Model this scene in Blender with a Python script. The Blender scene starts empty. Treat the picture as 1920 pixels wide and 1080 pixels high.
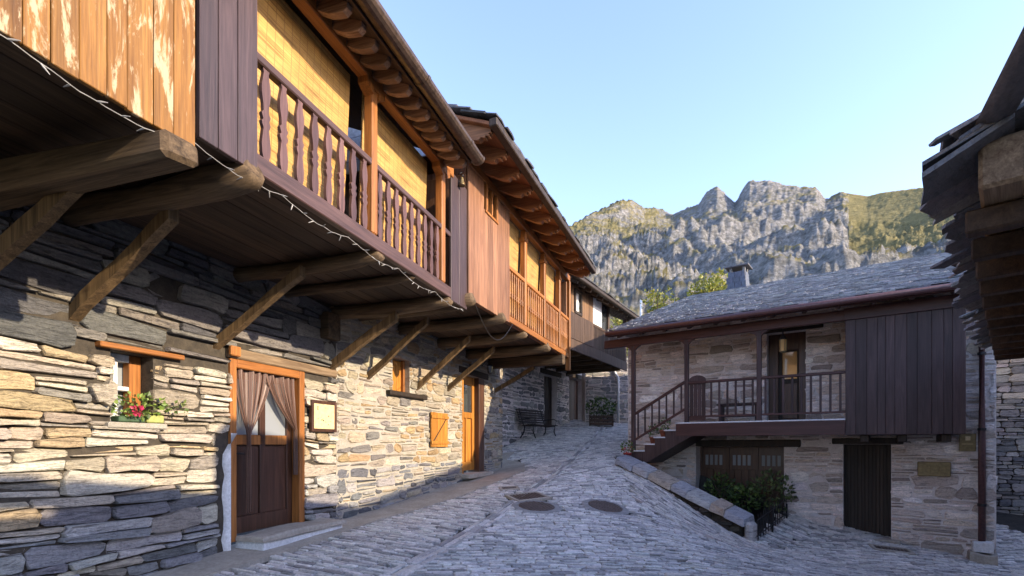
import bpy, bmesh, math, random
import numpy as np
from mathutils import Vector, Matrix, noise
R = random.Random(7)
rad = math.radians
scn = bpy.context.scene
col = scn.collection
EYE = 1.45            # camera height; z = 0 is a little under the street beside the camera
FOC, HOR = 960.0, 832.0   # survey of the photograph: focal length and horizon in pixels (1920 wide)

# ------------------------------------------------------------------ camera, sky, sun, exposure
cam = bpy.data.cameras.new('camera')
cam.sensor_width = 36; cam.lens = 18; cam.shift_y = (HOR - 540) / 1920
cam.clip_start = 0.05; cam.clip_end = 9000
camo = bpy.data.objects.new('camera', cam); col.objects.link(camo)
camo.location = (0, 0, EYE); camo.rotation_euler = (rad(90), 0, 0)
scn.camera = camo
SUN_AZ, SUN_EL = rad(-24), rad(20)      # azimuth measured from +X towards +Y
sdir = Vector((math.cos(SUN_AZ) * math.cos(SUN_EL), math.sin(SUN_AZ) * math.cos(SUN_EL), math.sin(SUN_EL)))
world = bpy.data.worlds.new('World'); scn.world = world; world.use_nodes = True
wn = world.node_tree
sky = wn.nodes.new('ShaderNodeTexSky'); sky.sky_type = 'NISHITA'; sky.sun_disc = False
sky.sun_elevation = SUN_EL; sky.sun_rotation = rad(90) - SUN_AZ
sky.air_density = 1.0; sky.dust_density = 0.5; sky.ozone_density = 3.0
bg = wn.nodes['Background']; bg.inputs['Strength'].default_value = 0.15
hs = wn.nodes.new('ShaderNodeHueSaturation'); hs.inputs['Saturation'].default_value = .98; wn.links.new(sky.outputs[0], hs.inputs['Color'])
tn = wn.nodes.new('ShaderNodeMixRGB'); tn.blend_type = 'MULTIPLY'; tn.inputs[0].default_value = 1; tn.inputs[2].default_value = (1.04, .885, .93, 1); wn.links.new(hs.outputs[0], tn.inputs[1])
wn.links.new(tn.outputs[0], bg.inputs['Color'])
sl = bpy.data.lights.new('sun', 'SUN'); sl.energy = 2.0; sl.angle = rad(0.5); sl.color = (1, .82, .58)
so = bpy.data.objects.new('sun', sl); col.objects.link(so)
so.rotation_euler = sdir.to_track_quat('Z', 'Y').to_euler(); so.location = (20, -4, 20)
vs = scn.view_settings
vs.view_transform = 'Standard'; vs.look = 'None'; vs.gamma = 1; vs.exposure = 2.22; vs.use_curve_mapping = False

# ------------------------------------------------------------------ materials
def nodes(name):
    m = bpy.data.materials.new(name); m.use_nodes = True
    nt = m.node_tree; b = nt.nodes['Principled BSDF']
    def N(t, **k):
        n = nt.nodes.new('ShaderNode' + t)
        for a, v in k.items():
            if a.startswith('_'): setattr(n, a[1:], v)
            else:
                s = n.inputs[int(a[1:])] if a[0] == 'i' and a[1:].isdigit() else n.inputs[a]
                if hasattr(v, 'links') or hasattr(v, 'is_output'): nt.links.new(v, s)
                else: s.default_value = v
        return n
    return m, nt, b, N
def ramp(N, fac, stops):
    r = N('ValToRGB', Fac=fac); e = r.color_ramp.elements
    while len(e) < len(stops): e.new(.5)
    for q, (p, c) in zip(e, stops): q.position = p; q.color = (*c, 1) if len(c) == 3 else c
    return r.outputs[0]
def mul(N, a, b, mode='MULTIPLY', fac=1.0):
    n = N('MixRGB', _blend_type=mode, i0=fac, i1=a, i2=b); return n.outputs[0]
def wood(name, dark, light, axis, rough=.62, peel=None, vary=.35, bump=.5, amount=.52, gloss=.3):
    m, nt, b, N = nodes(name)
    tc = N('TexCoord').outputs['Object']; oi = N('ObjectInfo').outputs['Random']
    sc = [14, 14, 14]; sc[axis] = .9
    off = N('VectorMath', _operation='SCALE', i0=(17.3, 9.1, 23.7), Scale=oi).outputs[0]
    mp = N('Mapping', Vector=tc, Scale=sc).outputs[0]
    v = N('VectorMath', _operation='ADD', i0=mp, i1=off).outputs[0]
    n1 = N('TexNoise', Vector=v, Scale=1.1, Detail=7, Roughness=.62, Distortion=.9).outputs[0]
    sc2 = [60, 60, 60]; sc2[axis] = 1.6
    mp2 = N('Mapping', Vector=tc, Scale=sc2).outputs[0]
    v2 = N('VectorMath', _operation='ADD', i0=mp2, i1=off).outputs[0]
    n2 = N('TexNoise', Vector=v2, Scale=1.5, Detail=4, Roughness=.6).outputs[0]
    c = ramp(N, n1, [(.3, dark), (.7, light)])
    c = mul(N, c, ramp(N, n2, [(.3, (.55, .52, .5)), (.62, (1.1, 1.1, 1.1))]), fac=.75)
    val = N('MapRange', Value=oi, i3=1 - vary, i4=1 + vary * .6).outputs[0]
    c = N('HueSaturation', Value=val, Color=c).outputs[0]
    if peel:
        mp3 = N('Mapping', Vector=tc, Scale=[s * (.62 if i != axis else 2.2) for i, s in enumerate(sc)]).outputs[0]
        v3 = N('VectorMath', _operation='ADD', i0=mp3, i1=off).outputs[0]
        n3 = N('TexNoise', Vector=v3, Scale=1.0, Detail=9, Roughness=.72, Distortion=.5).outputs[0]
        k = ramp(N, n3, [(amount, (0, 0, 0)), (amount + .06, (1, 1, 1))])
        c = N('MixRGB', i0=k, i1=c, i2=(*peel, 1)).outputs[0]
    nt.links.new(c, b.inputs['Base Color'])
    b.inputs['Roughness'].default_value = rough; b.inputs['Specular IOR Level'].default_value = gloss
    h = N('MixRGB', i0=.5, i1=n1, i2=n2).outputs[0]
    bp = N('Bump', Strength=bump, Distance=.006, Height=h).outputs[0]
    nt.links.new(bp, b.inputs['Normal'])
    return m
def stone_mat(name, bump=1.0, rough=.85, stretch=(4, 4, 20), spec=.25, contrast=1.0):
    # colour of each stone comes with the stone ("Col"); the nodes add veins, lichen and bedding relief
    m, nt, b, N = nodes(name)
    at = N('Attribute', _attribute_name='Col').outputs['Color']
    tc = N('TexCoord').outputs['Object']
    mp = N('Mapping', Vector=tc, Scale=stretch).outputs[0]
    n1 = N('TexNoise', Vector=mp, Scale=1.6, Detail=8, Roughness=.66, Distortion=.5).outputs[0]
    n2 = N('TexNoise', Vector=tc, Scale=38, Detail=6, Roughness=.7).outputs[0]
    n3 = N('TexNoise', Vector=tc, Scale=6, Detail=5, Roughness=.65).outputs[0]
    lo = max(.0, .62 - .3 * contrast)
    c = mul(N, at, ramp(N, n1, [(.28, (lo, lo, lo * 1.02)), (.45, (1.02, 1.01, 1.0)), (.72, (1.4, 1.37, 1.32))]))
    c = mul(N, c, ramp(N, n2, [(.3, (.62, .62, .64)), (.55, (1.2, 1.2, 1.2))]), fac=.7)
    k = ramp(N, n3, [(.56, (0, 0, 0)), (.72, (1, 1, 1))])
    c = N('MixRGB', i0=mul(N, k, (.35, .35, .35, 1)), i1=c, i2=mul(N, c, (.62, .6, .6, 1))).outputs[0]
    nt.links.new(c, b.inputs['Base Color'])
    b.inputs['Roughness'].default_value = rough; b.inputs['Specular IOR Level'].default_value = spec
    n5 = N('TexVoronoi', _feature='DISTANCE_TO_EDGE', Vector=N('Mapping', Vector=tc, Scale=[q_ * .9 for q_ in stretch]).outputs[0], Scale=1.7).outputs[0]
    h = N('MixRGB', i0=.45, i1=n1, i2=n2).outputs[0]
    h = N('MixRGB', _blend_type='ADD', i0=.15, i1=h, i2=ramp(N, n5, [(.0, (0, 0, 0)), (.08, (1, 1, 1))])).outputs[0]
    nt.links.new(N('Bump', Strength=bump, Distance=.03, Height=h).outputs[0], b.inputs['Normal'])
    return m
def rough_mat(name, c1, c2, scale=6, bump=.5, rough=.9, dist=.02, c3=None):
    m, nt, b, N = nodes(name)
    tc = N('TexCoord').outputs['Object']
    n1 = N('TexNoise', Vector=tc, Scale=scale, Detail=9, Roughness=.68, Distortion=.3).outputs[0]
    n2 = N('TexNoise', Vector=tc, Scale=scale * 9, Detail=5, Roughness=.7).outputs[0]
    st = [(.3, c1), (.68, c2)] + ([(.8, c3)] if c3 else [])
    c = mul(N, ramp(N, n1, st), ramp(N, n2, [(.3, (.7, .7, .7)), (.65, (1.1, 1.1, 1.1))]), fac=.8)
    nt.links.new(c, b.inputs['Base Color']); b.inputs['Roughness'].default_value = rough
    b.inputs['Specular IOR Level'].default_value = .25
    h = N('MixRGB', i0=.5, i1=n1, i2=n2).outputs[0]
    nt.links.new(N('Bump', Strength=bump, Distance=dist, Height=h).outputs[0], b.inputs['Normal'])
    return m
def plain(name, c, rough=.5, metal=0, spec=.4, vary=.25):
    m, nt, b, N = nodes(name)
    n = N('TexNoise', Vector=N('TexCoord').outputs['Object'], Scale=22, Detail=5).outputs[0]
    lo, hi = 1 - vary, 1 + vary
    cc = mul(N, (*c, 1), ramp(N, n, [(.3, (lo, lo, lo)), (.7, (hi, hi, hi))]))
    nt.links.new(cc, b.inputs['Base Color']); b.inputs['Roughness'].default_value = rough
    b.inputs['Metallic'].default_value = metal; b.inputs['Specular IOR Level'].default_value = spec
    nt.links.new(N('Bump', Strength=.15, Distance=.004, Height=n).outputs[0], b.inputs['Normal'])
    return m
def glass_mat(name, tint=(.25, .28, .3)):
    m, nt, b, N = nodes(name)
    b.inputs['Base Color'].default_value = (*tint, 1); b.inputs['Roughness'].default_value = .04
    b.inputs['Specular IOR Level'].default_value = .9; b.inputs['Coat Weight'].default_value = .6
    return m
def leaf_mat(name):
    m, nt, b, N = nodes(name)
    at = N('Attribute', _attribute_name='Col').outputs['Color']
    nt.links.new(at, b.inputs['Base Color']); b.inputs['Roughness'].default_value = .5
    tr = N('BsdfTranslucent', Color=at); mx = N('MixShader', i0=.3)
    nt.links.new(b.outputs[0], mx.inputs[1]); nt.links.new(tr.outputs[0], mx.inputs[2])
    nt.links.new(mx.outputs[0], nt.nodes['Material Output'].inputs['Surface'])
    return m
def blind_mat():
    m, nt, b, N = nodes('bamboo')
    tc = N('TexCoord').outputs['Object']
    mp = N('Mapping', Vector=tc, Scale=(1.6, 1.6, 130)).outputs[0]
    n = N('TexNoise', Vector=mp, Scale=1.0, Detail=3, Roughness=.5).outputs[0]
    mp2 = N('Mapping', Vector=tc, Scale=(9, 9, 9)).outputs[0]
    n2 = N('TexNoise', Vector=mp2, Scale=.8, Detail=3).outputs[0]
    c = ramp(N, n, [(.34, (.19, .092, .02)), (.46, (.42, .235, .06)), (.66, (.54, .33, .1))])
    c = mul(N, c, ramp(N, n2, [(.3, (.75, .75, .75)), (.7, (1.1, 1.1, 1.1))]))
    sx = N('SeparateXYZ', Vector=tc).outputs[0]
    w = N('Math', _operation='FRACT', i0=N('Math', _operation='MULTIPLY', i0=sx, i1=11.0).outputs[0]).outputs[0]
    k = N('Math', _operation='LESS_THAN', i0=w, i1=.07).outputs[0]
    c = N('MixRGB', i0=k, i1=c, i2=(.26, .14, .04, 1)).outputs[0]
    nt.links.new(c, b.inputs['Base Color']); b.inputs['Roughness'].default_value = .6
    nt.links.new(N('Bump', Strength=.7, Distance=.006, Height=n).outputs[0], b.inputs['Normal'])
    return m
def curtain_mat():
    m, nt, b, N = nodes('string_curtain')
    tc = N('TexCoord').outputs['UV']
    mp = N('Mapping', Vector=tc, Scale=(70, 1.2, 1)).outputs[0]
    n = N('TexNoise', Vector=mp, Scale=1.0, Detail=4).outputs[0]
    nt.links.new(ramp(N, n, [(.35, (.04, .018, .012)), (.65, (.2, .115, .085))]), b.inputs['Base Color'])
    b.inputs['Roughness'].default_value = .45
    tp = N('BsdfTransparent'); k = ramp(N, n, [(.42, (.55, .55, .55)), (.5, (0, 0, 0))]); mx = N('MixShader', i0=k)
    nt.links.new(b.outputs[0], mx.inputs[1]); nt.links.new(tp.outputs[0], mx.inputs[2])
    nt.links.new(mx.outputs[0], nt.nodes['Material Output'].inputs['Surface'])
    return m
def mountain_mat():
    m, nt, b, N = nodes('mountain_rock')
    tc = N('TexCoord').outputs['Object']; ge = N('NewGeometry').outputs['Normal']
    nz = N('SeparateXYZ', Vector=ge).outputs[2]
    n1 = N('TexNoise', Vector=tc, Scale=.012, Detail=10, Roughness=.7, Distortion=.6).outputs[0]
    n2 = N('TexNoise', Vector=tc, Scale=.07, Detail=8, Roughness=.75).outputs[0]
    n4 = N('TexNoise', Vector=N('Mapping', Vector=tc, Scale=(1, 1, .8)).outputs[0], Scale=.16, Detail=6, Roughness=.7).outputs[0]
    rock = mul(N, ramp(N, n2, [(.32, (.12, .122, .115)), (.45, (.2, .2, .185)), (.55, (.33, .325, .31)), (.7, (.46, .45, .43))]), ramp(N, n4, [(.35, (.68, .68, .68)), (.6, (1.1, 1.1, 1.1))]))
    grass = ramp(N, n2, [(.35, (.15, .135, .06)), (.65, (.33, .285, .13))])
    s = N('Math', _operation='ADD', i0=nz, i1=N('Math', _operation='MULTIPLY', i0=n1, i1=1.15).outputs[0]).outputs[0]
    s = N('Math', _operation='ADD', i0=s, i1=N('Math', _operation='MULTIPLY', i0=n2, i1=.5).outputs[0]).outputs[0]
    tf = N('Attribute', _attribute_name='turf').outputs['Fac']
    s = N('Math', _operation='ADD', i0=s, i1=N('Math', _operation='MULTIPLY', i0=tf, i1=.55).outputs[0]).outputs[0]
    k = N('MapRange', Value=s, i1=1.6, i2=1.8).outputs[0]
    c = N('MixRGB', i0=k, i1=rock, i2=grass).outputs[0]
    nt.links.new(c, b.inputs['Base Color']); b.inputs['Roughness'].default_value = .95
    b.inputs['Specular IOR Level'].default_value = .1
    nt.links.new(N('Bump', Strength=1.0, Distance=16, Height=n2).outputs[0], b.inputs['Normal'])
    return m
M = dict(
    stone=stone_mat('wall_stone'), paving=stone_mat('paving_slate', .5, .5, (6, 6, 6), .4, .7),
    slate=stone_mat('roof_slate', .5, .5, (5, 14, 8), .4, .6),
    dark_joint=rough_mat('earth_joint', (.03, .026, .022), (.085, .07, .052), 9),
    mortar=rough_mat('lime_mortar', (.28, .255, .21), (.41, .38, .325), 5, .8, dist=.03),
    mortar_grey=rough_mat('grey_mortar', (.6, .53, .49), (.79, .72, .68), 5, .8, dist=.03),
    plaster=rough_mat('white_plaster', (.55, .55, .54), (.75, .75, .74), 4, .5),
    concrete=rough_mat('concrete', (.3, .265, .215), (.46, .41, .34), 3, .5),
    street=rough_mat('street_joint', (.02, .02, .021), (.07, .068, .06), 7, .6),
    rimstone=rough_mat('worn_rim', (.2, .195, .19), (.34, .33, .32), 8, .6),
    earth=rough_mat('hill_earth', (.06, .065, .03), (.13, .12, .06), .4, .6),
    moss=rough_mat('mossy_stone', (.018, .016, .012), (.07, .06, .045), 9, 1.0, dist=.04, c3=(.09, .1, .03)),
    peel=wood('peeling_orange_boards', (.15, .062, .011), (.31, .15, .034), 2, .55, (.42, .32, .19), .25, .7, .52),
    purple=wood('purple_brown_boards', (.03, .017, .017), (.075, .046, .046), 2, .5, None, .3, .5, gloss=.45),
    purple_h=wood('purple_brown_rail', (.054, .027, .022), (.12, .065, .054), 0, .5, None, .3, .5, gloss=.45),
    mauve=wood('mauve_paint', (.08, .037, .029), (.16, .083, .067), 2, .45, None, .25, .3, gloss=.45),
    orange=wood('orange_wood', (.2, .075, .02), (.42, .17, .045), 2, .45, None, .25, .35),
    orange_h=wood('orange_wood_beam', (.22, .08, .02), (.42, .17, .045), 0, .45, None, .25, .35),
    redbrown=wood('red_brown_boards', (.16, .07, .035), (.36, .185, .1), 2, .5, None, .25, .4),
    redbrown_h=wood('red_brown_soffit', (.16, .06, .025), (.3, .12, .05), 0, .55, None, .25, .4),
    rafter=wood('rafter_wood', (.2, .085, .035), (.36, .17, .075), 1, .55, None, .25, .4),
    old_rafter=wood('old_rafter_wood', (.12, .06, .035), (.42, .27, .17), 1, .7, None, .4, .5),
    old=wood('weathered_oak', (.04, .026, .015), (.2, .135, .075), 1, .8, None, .3, .9),
    old_u=wood('weathered_oak_lintel', (.12, .072, .042), (.38, .275, .17), 0, .8, None, .3, .9),
    brace=wood('brace_oak', (.055, .034, .016), (.25, .16, .075), 2, .75, None, .35, .9),
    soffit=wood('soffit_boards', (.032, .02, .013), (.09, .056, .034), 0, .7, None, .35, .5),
    dark=wood('dark_brown_door', (.035, .014, .008), (.1, .045, .025), 2, .4, None, .2, .4, gloss=.5),
    maroon=wood('maroon_boards', (.034, .02, .019), (.085, .052, .05), 2, .5, None, .3, .5),
    maroon_h=wood('maroon_beam', (.05, .022, .02), (.095, .042, .037), 0, .45, None, .2, .3),
    black=wood('dark_boards', (.02, .014, .01), (.06, .042, .03), 2, .6, None, .3, .4),
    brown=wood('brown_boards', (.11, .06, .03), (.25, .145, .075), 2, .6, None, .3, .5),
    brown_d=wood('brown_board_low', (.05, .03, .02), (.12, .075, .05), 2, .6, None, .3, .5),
    door13=wood('honey_door', (.32, .125, .02), (.55, .25, .05), 2, .4, None, .2, .3),
    iron=plain('dark_iron', (.035, .033, .035), .5, .6), steel=plain('cast_iron', (.13, .1, .085), .6, .3),
    gutter=plain('brown_gutter', (.075, .05, .035), .4, .2, vary=.4), gutter_m=plain('maroon_gutter', (.095, .045, .042), .35, .1),
    white=plain('white_paint', (.72, .72, .7), .5), cream=plain('paper', (.62, .47, .25), .7, vary=.15),
    brass=plain('bronze_plaque', (.2, .15, .07), .45, .4), green=plain('green_plastic', (.05, .09, .045), .5),
    lime=plain('lime_plastic', (.3, .32, .1), .5), terracotta=plain('terracotta', (.3, .1, .055), .8),
    red=plain('red_pot', (.35, .04, .03), .5), wire=plain('white_wire', (.3, .29, .27), .5), net=plain('net_curtain', (.62, .62, .6), .8),
    glass=glass_mat('window_glass'), dglass=glass_mat('dark_glass', (.04, .045, .05)), amber=glass_mat('amber_glass', (.5, .3, .12)),
    pane=glass_mat('curtained_glass', (.26, .28, .3)), leaf=leaf_mat('leaves'), bamboo=blind_mat(), curtain=curtain_mat(), mountain=mountain_mat(),
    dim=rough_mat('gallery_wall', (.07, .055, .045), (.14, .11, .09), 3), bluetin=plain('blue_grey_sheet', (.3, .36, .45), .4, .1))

# ------------------------------------------------------------------ mesh helpers
def ident(a, b, c): return (a, b, c)
class MB:
    def __init__(s, T=ident): s.v = []; s.f = []; s.c = []; s.T = T; s.uv = None
    def add(s, vs, fs, c=(1, 1, 1)):
        o = len(s.v); s.v += [s.T(*p) for p in vs]; s.f += [tuple(i + o for i in f) for f in fs]; s.c += [c] * len(fs); return s
    def box(s, x0, x1, y0, y1, z0, z1, ch=.005, c=(1, 1, 1)):
        x0, x1 = min(x0, x1), max(x0, x1); y0, y1 = min(y0, y1), max(y0, y1); z0, z1 = min(z0, z1), max(z0, z1)
        ch = min(ch, (x1 - x0) * .3, (y1 - y0) * .3, (z1 - z0) * .3)
        return s.hexa([(x0, y0, z0), (x1, y0, z0), (x1, y1, z0), (x0, y1, z0), (x0, y0, z1), (x1, y0, z1), (x1, y1, z1), (x0, y1, z1)], ch, c)
    def hexa(s, P, ch=.005, c=(1, 1, 1)):
        # chamfered hexahedron: each corner becomes three points
        P = [Vector(p) for p in P]
        nb = {0: (1, 3, 4), 1: (0, 2, 5), 2: (3, 1, 6), 3: (2, 0, 7), 4: (5, 7, 0), 5: (4, 6, 1), 6: (7, 5, 2), 7: (6, 4, 3)}
        vs = []; idx = {}
        for i in range(8):
            e = [(P[j] - P[i]).normalized() * ch for j in nb[i]]
            for k in range(3):           # point k lies on the face that does not contain edge k
                a, b = [e[j] for j in range(3) if j != k]
                idx[i, nb[i][k]] = len(vs); vs.append(tuple(P[i] + a + b))
        faces = [(0, 3, 2, 1), (4, 5, 6, 7), (0, 1, 5, 4), (1, 2, 6, 5), (2, 3, 7, 6), (3, 0, 4, 7)]
        fs = []
        for f in faces:
            q = []
            for i in f:
                out = [j for j in nb[i] if j not in f][0]; q.append(idx[i, out])
            fs.append(tuple(q))
        done = set()
        for i in range(8):
            fs.append(tuple(idx[i, j] for j in nb[i]))
            for j in nb[i]:
                if (j, i) in done: continue
                done.add((i, j))
                a = [k for k in nb[i] if k != j]; pi = []; 
                fa = [f for f in faces if i in f and j in f]
                q = []
                for f in fa:
                    oi = [k for k in nb[i] if k not in f][0]; oj = [k for k in nb[j] if k not in f][0]
                    q.append((idx[i, oi], idx[j, oj]))
                fs.append((q[0][0], q[0][1], q[1][1], q[1][0]))
        return s.add(vs, fs, c)
    def bar(s, p0, p1, w, h, ch=.006, c=(1, 1, 1), up=(0, 0, 1), cut0=None, cut1=None):
        p0, p1 = Vector(p0), Vector(p1); d = (p1 - p0).normalized(); up = Vector(up)
        r = d.cross(up)
        if r.length < 1e-4: r = d.cross(Vector((1, 0, 0)))
        r.normalize(); n = r.cross(d); a, b = r * w / 2, n * h / 2
        return s.hexa([p0 - a - b, p0 + a - b, p1 + a - b, p1 - a - b, p0 - a + b, p0 + a + b, p1 + a + b, p1 - a + b], ch, c)
    def tube(s, pts, rs, n=8, c=(1, 1, 1), wob=0, flat=1.0, cap=True):
        pts = [Vector(p) for p in pts]
        if not hasattr(rs, '__len__'): rs = [rs] * len(pts)
        vs = []; fs = []; ph = R.random() * 9
        for i, p in enumerate(pts):
            d = (pts[min(i + 1, len(pts) - 1)] - pts[max(i - 1, 0)]).normalized()
            a = d.cross(Vector((0, 0, 1)))
            if a.length < 1e-3: a = d.cross(Vector((1, 0, 0)))
            a.normalize(); b = a.cross(d)
            for k in range(n):
                t = 2 * math.pi * k / n; r = rs[i] * (1 + wob * noise.noise(Vector((math.cos(t) * 1.3 + ph, math.sin(t) * 1.3, i * .35))))
                vs.append(tuple(p + a * math.cos(t) * r + b * math.sin(t) * r * flat))
        for i in range(len(pts) - 1):
            for k in range(n): fs.append((i * n + k, i * n + (k + 1) % n, (i + 1) * n + (k + 1) % n, (i + 1) * n + k))
        if cap: fs += [tuple(range(n)), tuple(range((len(pts) - 1) * n, len(pts) * n))]
        return s.add(vs, fs, c)
    def extr(s, prof, f0, f1, c=(1, 1, 1)):
        # prof: closed 2d outline; f0/f1 map an outline point to the two end faces
        n = len(prof); vs = [f0(*p) for p in prof] + [f1(*p) for p in prof]
        return s.add(vs, [tuple(range(n)), tuple(range(2 * n - 1, n - 1, -1))] + [(i, (i + 1) % n, n + (i + 1) % n, n + i) for i in range(n)], c)
    def lathe(s, cx, cy, prof, n=16, c=(1, 1, 1)):
        vs = []; fs = []
        for (r, z) in prof:
            for k in range(n): t = 2 * math.pi * k / n; vs.append((cx + r * math.cos(t), cy + r * math.sin(t), z))
        for i in range(len(prof) - 1):
            for k in range(n): fs.append((i * n + k, i * n + (k + 1) % n, (i + 1) * n + (k + 1) % n, (i + 1) * n + k))
        fs += [tuple(range(n)), tuple(range((len(prof) - 1) * n, len(prof) * n))]
        return s.add(vs, fs, c)
    def mesh(s, name, mat, smooth=False, recalc=True):
        me = bpy.data.meshes.new(name); me.from_pydata(s.v, [], s.f)
        if any(c != (1, 1, 1) for c in s.c):
            a = me.color_attributes.new('Col', 'FLOAT_COLOR', 'CORNER'); buf = []
            for p in me.polygons:
                q = s.c[p.index]; buf += [q[0], q[1], q[2], 1] * p.loop_total
            a.data.foreach_set('color', buf)
        if recalc:
            bm = bmesh.new(); bm.from_mesh(me); bmesh.ops.recalc_face_normals(bm, faces=bm.faces); bm.to_mesh(me); bm.free()
        if smooth:
            me.polygons.foreach_set('use_smooth', [True] * len(me.polygons))
        me.materials.append(M[mat] if isinstance(mat, str) else mat)
        return me
    def build(s, name, mat, parent=None, smooth=False, recalc=True):
        return put(s.mesh(name, mat, smooth, recalc), name, parent)
def put(me, name, parent=None, loc=None, rotz=None, scale=None):
    o = bpy.data.objects.new(name, me); col.objects.link(o); o.parent = parent
    if loc is not None: o.location = loc
    if rotz is not None: o.rotation_euler = (0, 0, rotz)
    if scale is not None: o.scale = scale
    return o
def tag(o, label=None, cat=None, group=None, kind=None):
    if label: o['label'] = label
    if cat: o['category'] = cat
    if group: o['group'] = group
    if kind: o['kind'] = kind
    return o
class Frame:
    # a facade: u runs along it, w points out of it to the street, z is up (world height)
    def __init__(s, name, O, d, base=0.0):
        s.O = Vector(O); s.d = Vector(d).normalized(); s.n = Vector((s.d.y, -s.d.x)); s.base = base
        s.root = bpy.data.objects.new(name, None); col.objects.link(s.root); s.root.empty_display_size = .3
        s.root.location = (O[0], O[1], base); s.root.rotation_euler = (0, 0, math.atan2(s.d.y, s.d.x))
    def P(s, u, w, z): return (u, -w, z - s.base)
    def W(s, u, w, z): q = s.O + s.d * u + s.n * w; return Vector((q.x, q.y, z))
    def uz(s, px, py, w=0.0):           # survey: where the sight line of a pixel meets the plane w
        r = (px - 960) / FOC; o = s.O + s.n * w
        u = (r * o.y - o.x) / (s.d.x - r * s.d.y); y = o.y + u * s.d.y
        return u, EYE + (HOR - py) / FOC * y
    def u(s, px, w=0.0): return s.uz(px, 0, w)[0]
    def mb(s): return MB(s.P)
    def thing(s, name, u, w, z, rot=0):   # an Empty for something that stands on or hangs from this facade
        o = bpy.data.objects.new(name, None); col.objects.link(o); o.empty_display_size = .1
        o.location = s.W(u, w, z); o.rotation_euler = (0, 0, s.root.rotation_euler.z + rot)
        return o
def thing(name, loc, rotz=0):
    o = bpy.data.objects.new(name, None); col.objects.link(o); o.location = loc; o.rotation_euler = (0, 0, rotz); o.empty_display_size = .1
    return o
def jit(c, k, rn=R):
    g = 1 + rn.uniform(-k, k); return tuple(max(.01, x * g * (1 + rn.uniform(-k, k) * .18)) for x in c)

# ------------------------------------------------------------------ ground: survey points joined by a thin-plate surface
GP = [(-5, 0, -1.5), (-4.2, 3.5, -1.34), (-3.5, 5.03, -1.26), (-3.2, 5.81, -1.21), (-2.58, 7.75, -1.15), (-1.18, 11.38, -.87), (-.29, 13.72, -.66), (0, 16.6, .03),
      (1.7, 19.5, .68), (3.5, 20, .72), (3, 13.9, -.22), (2.6, 12.0, -.52), (0, 5.4, -1.38), (0.3, 9.5, -1.02), (1.0, 12, -.62), (2.0, 15.8, 0.02), (2.19, 6, -1.55),
      (4.6, 9.9, -1.83), (3.5, 10.9, -1.1), (7.35, 10.4, -1.93), (8.9, 9.2, -2.2), (7.5, 8.3, -2.14), (4.5, 7, -1.81), (0, 0, -1.5), (4, 0, -1.9), (9, 4, -2.3), (11, 9, -2.15), (13, 12, -1.6),
      (6, 24, 1.4), (-3, 24, 1.4)]
gx = np.array([p[:2] for p in GP]); gz = np.array([p[2] for p in GP])
def _phi(r2): return np.where(r2 > 1e-9, .5 * r2 * np.log(np.maximum(r2, 1e-9)), 0)
_n = len(gx); _K = _phi(((gx[:, None] - gx[None]) ** 2).sum(-1)) + np.eye(_n) * .15
_Pm = np.hstack([np.ones((_n, 1)), gx]); _A = np.block([[_K, _Pm], [_Pm.T, np.zeros((3, 3))]])
_w = np.linalg.solve(_A, np.concatenate([gz, np.zeros(3)]))
def gnd_arr(q):
    q = np.asarray(q, float); return EYE + _phi(((q[:, None] - gx[None]) ** 2).sum(-1)) @ _w[:_n] + np.hstack([np.ones((len(q), 1)), q]) @ _w[_n:]
def gnd(x, y): return float(gnd_arr([(x, y)])[0])
def gpix(px, py):                       # survey: street point seen at a pixel
    r = (px - 960) / FOC; t = (HOR - py) / FOC
    ys = np.linspace(2, 26, 1200); zz = gnd_arr(np.stack([r * ys, ys], 1)); dz = EYE + t * ys - zz
    i = int(np.argmax(dz < 0)) if (dz < 0).any() else len(ys) - 1
    return (r * ys[i], ys[i])

# ------------------------------------------------------------------ masonry
def stone_geo(q, w, rn, back=-.03, edge=.007, rag=.12):
    bl, br, tr, tl = [Vector(p) for p in q]
    h = min((tl - bl).length, (tr - br).length); L = (br - bl).length
    if h < .012 or L < .012: return None
    def pt(a, b, t): return a.lerp(b, t)
    J = lambda k: rn.uniform(-k, k)
    a = min(.3, .35 * h / max(L, .01)) 
    o = []
    for (A, B, ts) in ((bl, br, (a * rn.uniform(.4, 1.3), .5 + J(.22), 1 - a * rn.uniform(.4, 1.3))), (br, tr, (.22 + J(.12), .78 + J(.12))),
                       (tr, tl, (a * rn.uniform(.4, 1.3), .5 + J(.22), 1 - a * rn.uniform(.4, 1.3))), (tl, bl, (.22 + J(.12), .78 + J(.12)))):
        e = (B - A); nrm = Vector((-e.y, e.x)).normalized()
        for t in ts: o.append(pt(A, B, t) + nrm * rn.uniform(-.8, .7) * rag * min(h, .14))
    n = len(o); cx = sum(p.x for p in o) / n; cy = sum(p.y for p in o) / n
    hx = max(abs(p.x - cx) for p in o); hy = max(abs(p.y - cy) for p in o)
    kx = max(.35, 1 - edge / hx); ky = max(.35, 1 - edge * .8 / hy)
    tx, ty = J(.05), J(.10)
    V = [(p.x, back, p.y) for p in o] + [(p.x, w - edge * .9 + J(.004), p.y) for p in o]
    V += [(cx + (p.x - cx) * kx, w + tx * (p.x - cx) + ty * (p.y - cy) + J(.011), cy + (p.y - cy) * ky) for p in o]
    F = []
    for i in range(n):
        j = (i + 1) % n; F += [(i, j, n + j, n + i), (n + i, n + j, 2 * n + j, 2 * n + i)]
    F.append(tuple(range(2 * n, 3 * n)))
    return V, F
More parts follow.
